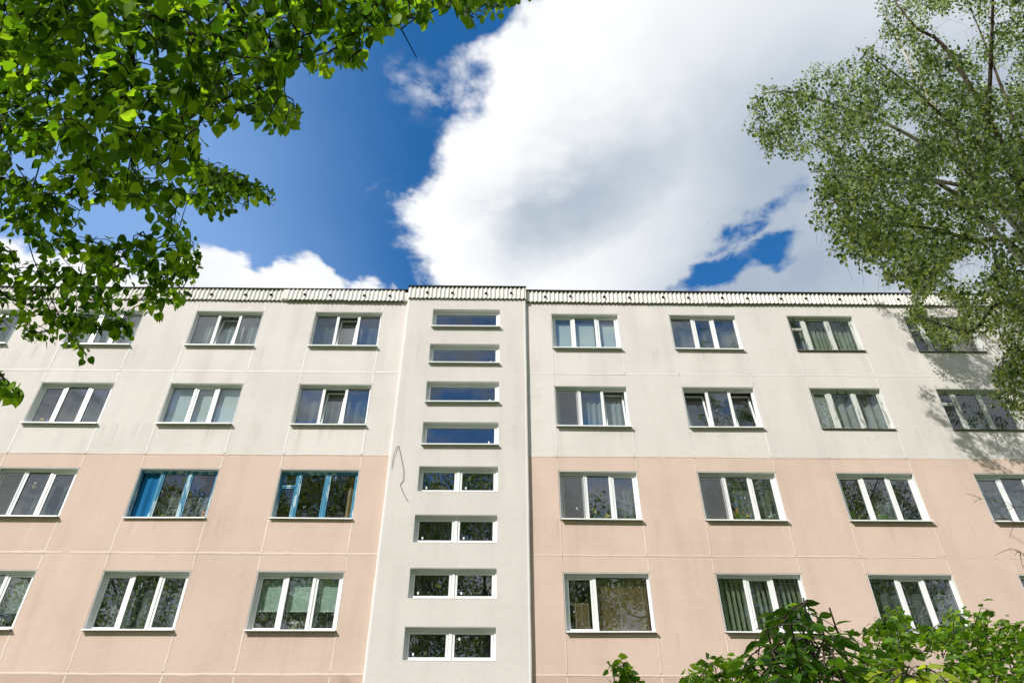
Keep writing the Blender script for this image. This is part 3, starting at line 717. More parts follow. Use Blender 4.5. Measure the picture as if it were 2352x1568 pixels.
def house_plant(c, fl, f, desc, cat='plant', leaves=24, size=0.2, petals=None, npet=10, pot=POT, width=0.02, hang=0.0, y=D+0.235, name='potted_plant', basket=False):
    x = win_x(c)+WW*f; z = SILL0+FLOOR*fl+0.075+hang
    r = empty(name, (x, y, z), desc+', '+where(c, fl), cat, 'things on the inner window ledges')
    mb = MB(); n = 10
    for (r0, h0), (r1, h1) in (((0.045, 0), (0.065, 0.09)), ((0.065, 0.09), (0.058, 0.09))):
        V = [(x+ra*math.cos(k*6.283/n), y+ra*math.sin(k*6.283/n), z+h) for ra, h in ((r0, h0), (r1, h1)) for k in range(n)]
        mb.add(V, [(k, (k+1) % n, n+(k+1) % n, n+k) for k in range(n)])
    mb.build('pot', pot, r)
    mb = MB()
    for k in range(leaves):
        a = random.uniform(0, 6.28); L_ = size*random.uniform(0.5, 1.1); e = random.uniform(0.2, 1.3)
        d = Vector((math.cos(a)*math.cos(e), math.sin(a)*math.cos(e)*0.45, math.sin(e))); s = Vector((-math.sin(a), math.cos(a), 0))*width
        p = Vector((x, y, z+0.09)); m_ = p+d*L_*0.6; t_ = p+d*L_+Vector((0, 0, -0.3*L_))
        mb.add([p, m_+s, t_, m_-s], [(0, 1, 2, 3)])
    mb.build('leaves', PLANT, r)
    if petals:
        mb = MB()
        for k in range(npet):
            a = random.uniform(0, 6.28); q = Vector((x+size*0.55*math.cos(a)*random.random(), y-0.03+0.03*math.sin(a), z+0.09+size*random.uniform(0.3, 0.9))); h = random.uniform(0.016, 0.03)
            for j in range(5):
                b = j*1.2566; b2 = b+1.0
                mb.add([q, q+Vector((math.cos(b)*h, -0.006, math.sin(b)*h)), q+Vector((math.cos(b2)*h, -0.006, math.sin(b2)*h))], [(0, 1, 2)])
        mb.build('flowers', petals, r)
    if basket:
        mb = MB(); mb.tube([(x+0.13*math.cos(t_), y, z+0.08+0.17*math.sin(t_)) for t_ in np.linspace(0, math.pi, 12)], 0.008, 5); mb.build('handle', WICK, r)
    return r

for c, fl, m, d, kw in [
    ('L4', 3, SHEER2, 'white sheer curtain', {}), ('L3', 3, SHEER2, 'white sheer curtain', {'folds': 9}), ('L2', 3, SHEER2, 'finely pleated white sheer curtain', {'folds': 15}), ('L1', 3, SHEER, 'thin white sheer curtain', {'lo': -0.05, 'hi': 0.8}),
    ('R2', 3, SHEER, 'thin dim sheer curtain', {'folds': 6}), ('R3', 3, GREENCL, 'drab pleated grey-green curtain', {'a': 0.2, 'folds': 12}), ('R4', 3, BROWNCL, 'tan curtain drawn to the right', {'a': 0.72, 'folds': 5}),
    ('L3', 2, SHEER, 'thin sheer curtain drawn right', {'a': 0.35}), ('L1', 2, SHEER, 'white sheer curtain behind a tilted sash', {'folds': 7, 'gather': 0.2}), ('R1', 2, SHEER2, 'white sheer curtain behind a tilted sash', {'folds': 8, 'a': 0.3}),
    ('R3', 2, SHEER2, 'white curtain in broad folds', {'folds': 6, 'amp': 0.05, 'a': 0.27}), ('R4', 2, NET, 'white gathered net curtain', {'a': 0.3, 'b': 0.66, 'hi': 0.7, 'gather': 0.4}),
    ('L4', 1, SHEER, 'pale sheer curtain', {}), ('L3', 1, SHEER, 'white sheer curtain in wide folds', {'folds': 7, 'amp': 0.05}), ('L2', 1, LACE, 'low white lace curtain', {'a': 0.3, 'hi': 0.55, 'folds': 8}), ('L1', 1, BROWNCL, 'narrow brown curtain at the right edge', {'a': 0.86, 'folds': 3}),
    ('R1', 1, SHEER, 'thin white curtain drawn right', {'a': 0.62, 'folds': 5}), ('R2', 1, SHEER, 'thin lace curtain', {'a': 0.34, 'folds': 8}), ('R3', 1, SHEER, 'white curtain tied back', {'a': 0.3, 'b': 0.85, 'hi': 0.55, 'folds': 5, 'gather': 0.3}), ('R4', 1, SHEER, 'faint sheer curtain', {}),
    ('L2', 0, NET, 'wavy lace net curtain', {'folds': 9}), ('L1', 0, NET, 'dark-patterned lace curtain below a green shade', {'folds': 6, 'y': D+0.42}), ('R3', 0, SHEER, 'soft sheer curtain', {'folds': 8, 'amp': 0.045}), ('R4', 0, SHEER, 'dim sheer curtain', {})]:
    curtain(c, fl, m, d, **kw)
roller('R1', 3, SHADE, 'pale closed roller shade', None, -0.02, 0.9); roller('L2', 2, SHADE, 'bright white closed roller shade', None, -0.02, 1.02); roller('L1', 0, GREENSH, 'pale green patterned roller shade lowered halfway', None, 0.40, 1.0)
curtain('L2', 1, BLUECL, 'crumpled blue cloth in the left opening', 0.045, 0.255, 0.0, 0.97, 2, 0.02, D+0.19, 0.0, 'blue_cloth')
LACE2 = cloth('white_crochet', (0.8, 0.8, 0.78), 0.62, 'lace')
curtain('R3', 2, LACE2, 'white crochet lace curtain', 0.04, 0.255, 0.0, 1.0, 2, 0.006, D+0.205, 0.0, 'lace_curtain')
slat_blind('R1', 0, SLATB, 'brown slatted blind', 0.35, 0.97, 0.02, 1.0, 0.03, -1.1); slat_blind('R1', 0, SLATB, 'short brown blind over the narrow left pane', 0.12, 0.29, 0.02, 0.55, 0.03, -1.1)
slat_blind('L3', 0, SLATW, 'grey slatted blind lowered above flowers', 0.0, 1.0, 0.34, 1.0, 0.034, -1.1)
vertical_blind('R2', 0, 'olive green vertical blind')
house_plant('L3', 2, 0.16, 'colourful posy of yellow and blue flowers', 'flowers', 16, 0.16, YEL, 9); house_plant('L3', 2, 0.27, 'small blue flowers', 'flowers', 10, 0.15, BLU, 9)
house_plant('L1', 3, 0.86, 'small red ornament', 'ornament', 3, 0.05, RED, 14, RED, 0.01, name='ornament')
house_plant('L2', 1, 0.92, 'straw basket of dried flowers', 'basket', 26, 0.13, ORA, 10, WICK, 0.012, name='flower_basket'); house_plant('L2', 1, 0.42, 'low green pot plant', 'plant', 22, 0.13)
house_plant('L3', 1, 0.47, 'little hanging basket', 'ornament', 6, 0.08, WHI, 6, WICK, 0.012, hang=0.85, name='hanging_basket')
house_plant('R1', 1, 0.42, 'leafy plant with yellow blooms', 'plant', 30, 0.3, YEL, 6); house_plant('R1', 1, 0.58, 'low yellow-leaved plant', 'plant', 20, 0.13, YEL, 16)
house_plant('R2', 1, 0.44, 'tall plant with orange flowers', 'plant', 26, 0.32, ORA, 12); house_plant('R2', 1, 0.56, 'bushy yellow-green plant', 'plant', 26, 0.18, YEL, 12); house_plant('R2', 1, 0.86, 'plant with small white flowers', 'plant', 12, 0.2, WHI, 10)
house_plant('R3', 1, 0.1, 'arching broad-leaved plant', 'plant', 12, 0.42, None, 0, POT, 0.035); house_plant('R3', 1, 0.46, 'spiky spider plant', 'plant', 44, 0.32, None, 0, POT, 0.012); house_plant('R3', 1, 0.74, 'small green plant', 'plant', 16, 0.16)
house_plant('L3', 0, 0.55, 'purple flowering plant', 'plant', 22, 0.24, PUR, 16, SLATW); house_plant('L3', 0, 0.75, 'pale flowering plant', 'plant', 26, 0.24, WHI, 10, SLATW)
house_plant('L1', 0, 0.5, 'wicker basket of green leaves and white flowers', 'basket', 26, 0.14, WHI, 7, WICK, 0.02, basket=True, name='flower_basket')
house_plant('R4', 2, 0.46, 'pale trailing plant on a dark ledge', 'plant', 26, 0.3, WHI, 6); house_plant('R4', 1, 0.35, 'dark green plant', 'plant', 24, 0.3)

# ---------------------------------------------------------------- trees and shrubs
def in_poly(x, y, poly):
    x = np.atleast_1d(x); y = np.atleast_1d(y); r = np.zeros(len(x), bool); n = len(poly); j = n-1
    for i in range(n):
        xi, yi = poly[i]; xj, yj = poly[j]
        c = ((yi > y) != (yj > y)) & (x < (xj-xi)*(y-yi)/(yj-yi+1e-9)+xi); r ^= c; j = i
    return r
def in_frame(x, y, d, mx=0, my=0): return (d > 0.3) & (x > -mx) & (x < 2352+mx) & (y > -my) & (y < 1568+my)

LEAF_LIME = ([(0, 0, 0), (0.0, 0.5, -0.05), (0, 1.1, -0.14), (0.26, -0.07, 0.05), (0.47, 0.14, 0.09), (0.47, 0.42, 0.07), (0.30, 0.72, 0.0), (0.10, 0.93, -0.07), (-0.24, -0.06, 0.05), (-0.44, 0.12, 0.09), (-0.46, 0.40, 0.07), (-0.30, 0.70, 0.0), (-0.10, 0.92, -0.07)],
             [(0, 3, 4), (0, 4, 1), (4, 5, 1), (5, 6, 1), (6, 7, 1), (7, 2, 1), (8, 0, 9), (9, 0, 1), (10, 9, 1), (11, 10, 1), (12, 11, 1), (2, 12, 1)])
LEAF_SIMPLE = ([(0, 0, 0), (0, 1.0, -0.1), (0.34, 0.32, 0.07), (0.26, 0.68, 0.02), (-0.34, 0.32, 0.07), (-0.26, 0.68, 0.02), (0, 0.5, -0.03)],
               [(0, 2, 6), (2, 3, 6), (3, 1, 6), (4, 0, 6), (5, 4, 6), (1, 5, 6)])
LEAF_LANCE = ([(0, 0, 0), (0, 1.0, -0.14), (0.2, 0.3, 0.05), (0.17, 0.62, 0.0), (-0.2, 0.3, 0.05), (-0.17, 0.62, 0.0), (0, 0.5, -0.03)], LEAF_SIMPLE[1])
LEAF_BIRCH = ([(0, 0, 0), (0.42, 0.34, 0.05), (0, 1.0, -0.06), (-0.42, 0.34, 0.05)], [(0, 1, 2), (0, 2, 3)])
def leaf_matrices(P, dirs, sizes, flat=0.5, droop=0.3):
    """leaf blades at P pointing along dirs, faces roughly skyward with scatter"""
    n = len(P); d = dirs+np.array([0, 0, -droop]); d = d+RNG.normal(0, 0.25, (n, 3)); d /= np.linalg.norm(d, axis=1)[:, None]
    up = np.array([0, 0, 1.0])+RNG.normal(0, flat, (n, 3))
    x = np.cross(d, up); x /= np.linalg.norm(x, axis=1)[:, None]+1e-9; z = np.cross(x, d)
    M = np.stack([x, d, z], -1)*sizes[:, None, None]
    return M
def leaf_mesh(name, P, M, shape, mat, parent):
    V0 = np.array(shape[0], float); F0 = np.array(shape[1]); n, k = len(P), len(V0)
    V = np.einsum('nij,kj->nki', M, V0)+P[:, None, :]
    F = (F0[None]+(np.arange(n)*k)[:, None, None]).reshape(-1, F0.shape[1])
    o = obj(name, V.reshape(-1, 3), F, mat, parent, True); o['kind'] = 'stuff'
    at_ = o.data.attributes.new('rnd', 'FLOAT', 'POINT'); at_.data.foreach_set('value', np.repeat(RNG.random(n), k))
    return o
def leaf_objects(P, M, shape, mat, parent, name='leaf'):
    me = bpy.data.meshes.new(name); me.from_pydata(shape[0], [], shape[1]); me.materials.append(mat)
    me.polygons.foreach_set('use_smooth', np.ones(len(me.polygons), bool))
    off = wloc(parent)
    for p, m_ in zip(P, M):
        o = bpy.data.objects.new(name, me); COL.objects.link(o); o.parent = parent
        mm = Matrix([list(r)+[0] for r in m_]+[[0, 0, 0, 1]]); mm.translation = Vector(p)-off; o.matrix_basis = mm
class Grow:
    """a skeleton that reaches, twig by twig, for given points"""
    def __init__(s): s.P = np.zeros((0, 3)); s.paths = []; s.n = []
    def limb(s, pts, sub=6):
        pts = [np.array(p, float) for p in pts]; out = []
        for i in range(len(pts)-1):
            p0 = pts[max(i-1, 0)]; p1 = pts[i]; p2 = pts[i+1]; p3 = pts[min(i+2, len(pts)-1)]
            for k in range(sub):
                t = k/sub; out.append(0.5*((2*p1)+(p2-p0)*t+(2*p0-5*p1+4*p2-p3)*t*t+(3*p1-p0-3*p2+p3)*t**3))
        out.append(pts[-1]); out = np.array(out); s.P = np.vstack([s.P, out]); return out
    def reach(s, T, maxd, step=0.12, sag=0.12, jit=0.02):
        d0 = np.array([np.min(np.linalg.norm(s.P-t, axis=1)) for t in T]); order = np.argsort(d0); res = []
        for i in order:
            t = T[i]; dd = np.linalg.norm(s.P-t, axis=1); j = int(np.argmin(dd)); L_ = dd[j]
            if L_ > maxd or L_ < 0.02: continue
            n = max(2, int(L_/step)+1); q = np.linspace(0, 1, n+1)[:, None]
            path = s.P[j]*(1-q)+t*q; path[:, 2] += sag*L_*np.sin(q[:, 0]*math.pi)
            path[1:-1] += RNG.normal(0, jit*L_, (n-1, 3)); s.P = np.vstack([s.P, path[1:]]); s.paths.append(path); res.append(path)
        return res
def tubes_obj(name, paths, r0, r1, mat, parent, n=4):
    VV, FF, b = [], [], 0
    for p in paths:
        V, F = tube_arrays(p, np.linspace(r0, r1, len(p)), n); VV.append(V); FF.append(F+b); b += len(V)
    o = obj(name, np.vstack(VV), np.vstack(FF), mat, parent, True); o['kind'] = 'stuff'; return o

LIMEBARK = bark('lime_bark', (0.020, 0.016, 0.012), (0.05, 0.042, 0.033)); BIRCHBARK = bark('birch_bark', (0.05, 0.04, 0.035), (0.55, 0.52, 0.48), (5, 5, 9), 0.36, 0.5); BIRCHTWIG = bark('birch_twig_bark', (0.05, 0.032, 0.024), (0.12, 0.085, 0.06))
LIMELEAF = foliage('lime_leaf', (0.018, 0.055, 0.005), (0.080, 0.175, 0.011), (0.190, 0.320, 0.024), 0.6, 0.2, 0.5)
BIRCHLEAF = foliage('birch_leaf', (0.022, 0.060, 0.008), (0.130, 0.210, 0.042), (0.430, 0.510, 0.220), 0.35, 0.6, 0.36)
SHRUBLEAF = foliage('shrub_leaf', (0.025, 0.070, 0.010), (0.055, 0.135, 0.016), (0.105, 0.210, 0.028), 0.45, 0.3, 0.45)
BUSHLEAF = foliage('bush_leaf', (0.050, 0.120, 0.012), (0.125, 0.250, 0.022), (0.270, 0.410, 0.060), 0.45, 0.4, 0.42)
YOUNGLEAF = foliage('young_yellow_leaf', (0.20, 0.28, 0.02), (0.28, 0.36, 0.03), (0.34, 0.42, 0.05), 0.5, 0.3, 0.45)

def split_nearest(P, k, ok):
    x, y, d = project(P); r = np.linalg.norm(P-np.array([0, 0, CAM_Z]), axis=1)
    sc = np.where(in_frame(x, y, d) & ok, r, 1e9); idx = np.argsort(sc)[:k]; idx = idx[sc[idx] < 1e8]
    m = np.zeros(len(P), bool); m[idx] = True; return m

# --- lime tree: hangs into the picture from the upper left
LIME_POLY = [(-400, -500), (1230, -500), (1215, -20), (1165, 12), (1140, 45), (1075, 50), (1010, 20), (985, 55), (930, 45), (880, 85), (850, 105), (835, 150), (775, 160), (740, 172), (690, 145), (655, 160), (655, 200), (690, 235), (683, 320), (650, 300), (590, 275), (560, 240), (520, 300), (475, 305), (445, 330), (470, 375), (545, 385), (600, 415), (637, 458), (580, 468), (520, 492), (470, 500), (425, 455), (405, 480), (440, 530), (462, 580), (440, 690), (380, 725), (300, 715), (320, 770), (255, 778), (245, 745), (200, 770), (205, 828), (170, 832), (140, 760), (95, 805), (60, 790), (30, 760), (-40, 790), (-40, 850), (20, 850), (55, 920), (20, 925), (-40, 880), (-400, 900)]
LIME_HOLES = [[(165, 480), (240, 452), (335, 462), (345, 520), (300, 552), (215, 550)], [(30, 360), (75, 352), (130, 395), (140, 430), (80, 415)], [(20, 548), (75, 538), (110, 560), (90, 590), (40, 590)], [(235, 300), (270, 318), (255, 345), (225, 330)], [(90, 150), (120, 158), (110, 185), (90, 175)]]
def lime_tree():
    base = Vector((-4.6, 0.6, 0)); g = Grow()
    root = empty('lime_tree', base, 'leafy lime tree overhanging the upper left corner with backlit heart-shaped leaves', 'tree')
    trunk = g.limb([(-4.6, 0.6, 0), (-4.55, 0.65, 2.5), (-4.7, 0.8, 5), (-4.6, 0.7, 8.5), (-4.3, 0.9, 12), (-4.2, 1.0, 15.5)], 8)
    V, F = tube_arrays(trunk, np.linspace(0.24, 0.04, len(trunk)), 12); obj('trunk', V, F, LIMEBARK, root, True)
    tz = lambda z: (-4.6, 0.72, z)
    limbs = [
        [tz(3.6), at(-120, 330, 2.5), at(-20, 400, 2.7), at(27, 425, 2.8), at(103, 468, 3.0), at(173, 551, 3.3), at(253, 604, 3.6), at(340, 640, 3.8), at(420, 660, 3.9)],
        [tz(4.6), at(-80, -200, 1.3), at(140, -40, 1.7), at(140, 0, 1.8), at(119, 46, 2.0), at(70, 73, 2.1), at(64, 147, 2.3), at(79, 196, 2.4), at(110, 300, 2.7), at(60, 520, 3.2), at(120, 690, 3.5), at(160, 770, 3.6)],
        [tz(5.2), at(100, -300, 1.3), at(260, -60, 1.6), at(300, 110, 1.9), at(305, 230, 2.1), at(306, 306, 2.3), at(309, 397, 2.5), at(380, 520, 3.0), at(430, 600, 3.2)],
        [tz(5.8), at(300, -260, 1.6), at(380, 40, 2.2), at(400, 240, 2.9), at(425, 350, 3.5), at(463, 388, 3.8), at(525, 408, 3.95), at(590, 438, 4.05)],
        [tz(5.6), at(500, -350, 1.2), at(760, -60, 1.55), at(690, 55, 1.7), at(640, 95, 1.8), at(560, 150, 1.95), at(620, 230, 2.3), at(670, 290, 2.5)],
        [tz(6.2), at(600, -420, 1.1), at(820, -60, 1.5), at(880, 5, 1.65), at(921, 67, 1.8), at(957, 133, 1.9)],
        [tz(6.5), at(700, -480, 1.1), at(930, -120, 1.45), at(1080, -25, 1.65), at(1130, 20, 1.75)],
        [tz(4.2), at(-160, 500, 2.8), at(-30, 640, 3.4), at(60, 700, 3.7), at(250, 730, 4.2)],
        [tz(4.0), at(-200, 700, 2.6), at(-60, 800, 2.9), at(10, 870, 3.0), at(45, 910, 3.05)],
        [tz(8.0), (-2.5, 1.8, 9.5), (-0.5, 2.2, 10.5)], [tz(9.5), (-5, 3.2, 11), (-5.2, 5, 12)], [tz(7.5), (-6.5, 0.5, 9), (-8.5, 0.2, 9.5)], [tz(12), (-3.2, 2, 13.2), (-2.4, 2.6, 13.6)], [tz(7), (-5.5, 2.6, 8.2), (-6.4, 4.4, 8.4)]]
    for l in limbs:
        p = g.limb(l, 5); V, F = tube_arrays(p, 0.0025+0.036*np.linspace(1, 0, len(p))**2.0, 6); obj('limb', V, F, LIMEBARK, root, True)
    # leaf clusters inside the frame
    T = []
    n = 9000
    px = RNG.uniform(-150, 1220, n); py = RNG.uniform(-150, 930, n)
    ok = in_poly(px, py, LIME_POLY)
    for h in LIME_HOLES: ok &= ~in_poly(px, py, h)
    px, py = px[ok], py[ok]
    for a, b in zip(px, py):
        near = 3.0+0.9*max(0, (300-a)/300)+2.2*max(0, (b-330)/420)+(1.6 if (a > 430 and b > 340) else 0)
        top = max(0.0, min(1.0, (620-b)/500))
        if random.random() > (0.95+0.05*top if not (a > 430 and b > 340) else 1.0): continue
        r = near+random.random()**1.6*(0.5+2.4*top)
        p = ray(a, b)*r; T.append((p.x, p.y, p.z+CAM_Z))
    T = np.array(T); T = T[RNG.permutation(len(T))[:2250]]
    xt = []
    for k in range(70):
        f = random.random(); p = ray(455+170*f+random.gauss(0, 6), 378+68*f+random.gauss(0, 14)+8)*(5.6+random.random()*0.6); xt.append((p.x, p.y, p.z+CAM_Z))
    for k in range(16):
        f = random.random(); p = ray(-20+60*f+random.gauss(0, 5), 850+55*f+random.gauss(0, 8))*(4.2+random.random()*0.3); xt.append((p.x, p.y, p.z+CAM_Z))
    T = np.vstack([T, xt])
    paths = g.reach(T, 1.6, 0.09, 0.10, 0.05)
    # the rest of the crown, out of the picture
    q = RNG.normal(0, 1, (1500, 3)); q /= np.linalg.norm(q, axis=1)[:, None]; q *= RNG.uniform(0.55, 1, (1500, 1)); C = np.array([-4.4, 1.4, 10.2])+q*np.array([4.4, 4.0, 6.2])
    x, y, d = project(C); C = C[~in_frame(x, y, d, 60, 60) & (C[:, 2] > 5.0) & (C[:, 0]*0.52+C[:, 1]*0.62-0.35*(C[:, 2]-9) > -2.6)][:380]
    paths2 = g.reach(C, 3.0, 0.2, 0.1, 0.05)
    tubes_obj('twigs', paths+paths2, 0.0042, 0.0016, LIMEBARK, root, 4)
    LP, LD, LS = [], [], []
    for p in paths+paths2:
        far = np.linalg.norm(p[-1]-np.array([0, 0, CAM_Z])) > 7.5
        k = random.randint(4, 6) if not far else 9
        for j in range(k):
            t = 1-(j/k)*min(1, 0.34/max(0.1, np.linalg.norm(p[-1]-p[0])))*random.uniform(0.7, 1.1); i = min(len(p)-2, max(0, int(t*(len(p)-1)))); b = p[i]+(p[i+1]-p[i])*(t*(len(p)-1)-i)
            ang = random.uniform(0, 6.28); d = np.array([math.cos(ang), math.sin(ang), -0.35])
            dp = d*random.uniform(0.02, 0.045)+(RNG.normal(0, 0.25, 3) if far else 0); LP.append(b+dp); LD.append(d); LS.append(random.uniform(0.028, 0.058)*(1.8 if far else 1))
    LP, LD, LS = map(np.array, (LP, LD, LS))
    x, y, d = project(LP); fr = in_frame(x, y, d)
    keep = ~fr | in_poly(x+RNG.normal(0, 6, len(x)), y+RNG.normal(0, 6, len(y)), LIME_POLY)
    keep &= np.linalg.norm(LP-np.array([0, 0, CAM_Z]), axis=1) > 1.6
    LP, LD, LS = LP[keep], LD[keep], LS[keep]
    print('LIME', len(T), len(paths), len(LP)); M = leaf_matrices(LP, LD, LS, 0.75, 0.75)
    sel = split_nearest(LP, 300, np.ones(len(LP), bool))
    leaf_objects(LP[sel], M[sel], LEAF_LIME, LIMELEAF, root)
    leaf_mesh('foliage', LP[~sel], M[~sel], LEAF_LIME, LIMELEAF, root)
lime_tree()

# --- birch on the right
BIRCH_POLY = [(2015, -20), (2020, 40), (2005, 75), (2040, 95), (2050, 135), (2010, 120), (1990, 90), (1960, 110), (1935, 150), (1870, 130), (1830, 185), (1790, 190), (1745, 185), (1720, 205), (1718, 290), (1745, 330), (1800, 370), (1855, 372), (1885, 390), (1870, 420), (1855, 470), (1880, 500), (1905, 555), (1945, 615), (2000, 610), (2045, 640), (2085, 655), (2095, 700), (2065, 725), (2090, 745), (2150, 790), (2200, 800), (2230, 770), (2280, 750), (2290, 830), (2275, 880), (2290, 930), (2352, 950), (2500, 960), (2700, 960), (2700, -400), (2015, -400)]
BIRCH_HOLES = [[(2190, 590), (2250, 575), (2290, 600), (2240, 650), (2180, 645)], [(2130, 30), (2200, 25), (2260, 60), (2230, 100), (2160, 95)], [(2020, 228), (2058, 222), (2060, 250), (2030, 258)], [(2060, 270), (2105, 275), (2100, 320), (2070, 315)], [(2110, 665), (2190, 690), (2200, 735), (2140, 740)], [(2085, 760), (2140, 800), (2230, 805), (2290, 760), (2300, 830), (2240, 870), (2120, 840)], [(2150, 400), (2190, 395), (2195, 430), (2160, 440)], [(2290, 500), (2330, 490), (2340, 530), (2300, 540)], [(2250, 150), (2300, 145), (2310, 190), (2265, 200)]]
SHADOW_EDGE = [(1990, 700), (2040, 720), (2060, 760), (2085, 850), (2100, 920), (2160, 985), (2200, 1020), (2240, 1080), (2290, 1100), (2352, 1120), (3200, 1300), (3200, 560), (1990, 560)]
def shadow_ok(P):
    """nothing of the crown may stand between the sun and the wall left of the shaded patch"""
    k = (D-P[:, 1])/(-sun_dir.y); Wp = P-np.array(sun_dir)*k[:, None]
    x, y, d = project(Wp); lit = in_frame(x, y, d, 0, 0) & (Wp[:, 2] < 19.3) & (Wp[:, 2] > 0)
    return ~lit | in_poly(x+RNG.normal(0, 14, len(x)), y+RNG.normal(0, 14, len(y)), SHADOW_EDGE)
def birch_tree():
    base = Vector((9.7, 9.2, 0)); g = Grow()
    root = empty('birch_tree', base, 'tall birch with small glossy leaves covering the right edge and shading the wall', 'tree')
    trunk = g.limb([(9.7, 9.2, 0), (9.75, 9.2, 4), (9.6, 9.3, 8), (9.7, 9.5, 12), (9.4, 9.6, 16), (9.5, 9.5, 21)], 8)
    V, F = tube_arrays(trunk, np.linspace(0.2, 0.03, len(trunk)), 12); obj('trunk', V, F, BIRCHBARK, root, True)
    tr = lambda z: trunk[int(np.argmin(abs(trunk[:, 2]-z)))]
    limbs = [[tr(7.5), at(2352, 585, 9.2), at(2240, 555, 9.0), at(2154, 528, 8.8), at(2080, 520, 8.6), at(1997, 521, 8.5), at(1930, 540, 8.4)],
             [tr(8.5), at(2336, 419, 8.6), at(2260, 340, 8.3), at(2168, 269, 8.1), at(2080, 190, 7.9), at(2000, 130, 7.8)],
             [tr(9.5), at(2230, 400, 8.6), at(2120, 330, 8.3), at(2040, 287, 8.1), at(1930, 245, 8.0), at(1816, 211, 7.9), at(1750, 215, 7.9)],
             [tr(10.5), at(2200, 150, 8.3), at(2100, 60, 8.0), at(2040, -20, 7.9)], [tr(8.0), at(2330, 700, 10.5), at(2230, 760, 11.0), at(2120, 730, 11.2)],
             [tr(9), at(2300, 640, 11.5), at(2330, 780, 12.2), at(2320, 900, 12.4)], [tr(11.5), at(2300, 200, 9.2), at(2230, 20, 9.0)],
             [tr(9.0), at(2200, 450, 8.0), at(2050, 420, 7.6), at(1900, 400, 7.4)], [tr(11), (10.8, 11, 13.5), (11.6, 13, 15.2)], [tr(13.5), (9.9, 11.5, 16), (10.2, 13.2, 18)],
             [tr(14), (8.2, 10.6, 16), (7.2, 11.4, 17)], [tr(15.5), (10.5, 11.5, 18), (10.8, 13, 19.5)], [tr(13), (12, 9.5, 15), (13.5, 9.6, 16)], [tr(14.5), (9.5, 7.5, 16.5), (9.2, 6, 17.5)], [tr(9), (11.8, 10.5, 11), (13, 11.5, 12)], [tr(11), (11.6, 12, 14), (12.6, 14, 16)]]
    for k, l in enumerate(limbs):
        p = g.limb(l, 5); V, F = tube_arrays(p, np.linspace(0.055, 0.008, len(p)), 6); obj('limb', V, F, BIRCHBARK if k in (2, 5, 7, 12) else BIRCHTWIG, root, True)
    n = 7000; px = RNG.uniform(1690, 2450, n); py = RNG.uniform(-120, 960, n); ok = in_poly(px, py, BIRCH_POLY)
    for h in BIRCH_HOLES: ok &= ~in_poly(px, py, h)
    px, py = px[ok], py[ok]; T = []
    for a, b in zip(px, py):
        if b > 640: Y = random.uniform(10.0, 13.2)
        else:
            f = max(0, min(1, (a-1720)/450)); Y = 8.2+random.gauss(0, 0.45+0.9*f)+1.0*f*random.random()
        Y = max(5.5, min(13.5, Y)); p = at(a, b, Y); T.append(tuple(p))
    T = np.array(T); T = T[shadow_ok(T)]
    gap = np.sin(2.6*T[:, 0]+0.9*T[:, 2])+np.sin(2.9*T[:, 1]-1.3*T[:, 0]+1)+np.sin(3.1*T[:, 2]+0.7*T[:, 1]+2); T = T[gap > -0.15]; T = T[RNG.permutation(len(T))[:1350]]
    paths = g.reach(T, 2.2, 0.16, 0.06, 0.04)
    q = RNG.normal(0, 1, (5000, 3)); q /= np.linalg.norm(q, axis=1)[:, None]; q *= RNG.uniform(0.2, 1, (5000, 1))**0.5; C = np.array([10.2, 10.6, 14.5])+q*np.array([4.0, 4.6, 7.0])
    x, y, d = project(C); inf = in_frame(x, y, d, 30, 30); ok = (~inf | in_poly(x, y, BIRCH_POLY)) & shadow_ok(C) & (C[:, 1] < 16.6) & (C[:, 2] > 5)
    C = C[ok]; xc, yc, dc = project(C); fc = in_frame(xc, yc, dc); gc = np.sin(2.6*C[:, 0]+0.9*C[:, 2])+np.sin(2.9*C[:, 1]-1.3*C[:, 0]+1)+np.sin(3.1*C[:, 2]+0.7*C[:, 1]+2); C = C[~fc | (gc > 1.1)][:1000]
    paths2 = g.reach(C, 2.6, 0.25, 0.06, 0.04)
    # the far side of the crown, close to the wall: drooping boughs
    E_ = []
    for k in range(215):
        a, b = random.uniform(2010, 2420), random.uniform(600, 1110)
        if not in_poly(a, b, SHADOW_EDGE)[0]: continue
        g_ = random.uniform(1.2, 5.4); sl_ = random.uniform(0.45, 0.95); Lx = random.uniform(50, 150)
        for q in range(11):
            a2 = a+Lx*q/10+random.gauss(0, 4); b2 = b+Lx*sl_*q/10+random.gauss(0, 4)
            w = at(a2, b2, D); E_.append(tuple(w+sun_dir*((g_+random.gauss(0, 0.08))/(-sun_dir.y))))
    E_ = np.array(E_); x, y, d = project(E_); E_ = E_[~in_frame(x, y, d, 20, 20) | in_poly(x, y, BIRCH_POLY)]
    def airy(Q):
        x, y, d = project(Q); f = in_frame(x, y, d, 20, 20); hl = np.zeros(len(Q), bool)
        for h in BIRCH_HOLES: hl |= in_poly(x, y, h)
        gp = np.sin(2.6*Q[:, 0]+0.9*Q[:, 2])+np.sin(2.9*Q[:, 1]-1.3*Q[:, 0]+1)+np.sin(3.1*Q[:, 2]+0.7*Q[:, 1]+2)
        return ~f | (~hl & (gp > -0.1))
    E_ = E_[airy(E_)]
    nE = len(paths2); paths2 = paths2+g.reach(E_, 3.2, 0.25, 0.06, 0.04)
    print('BIRCH', len(T), len(paths), len(C), len(E_), len(paths2))
    tubes_obj('twigs', paths+paths2, 0.0065, 0.0022, BIRCHTWIG, root, 3)
    LP, LD, LS, hang = [], [], [], []
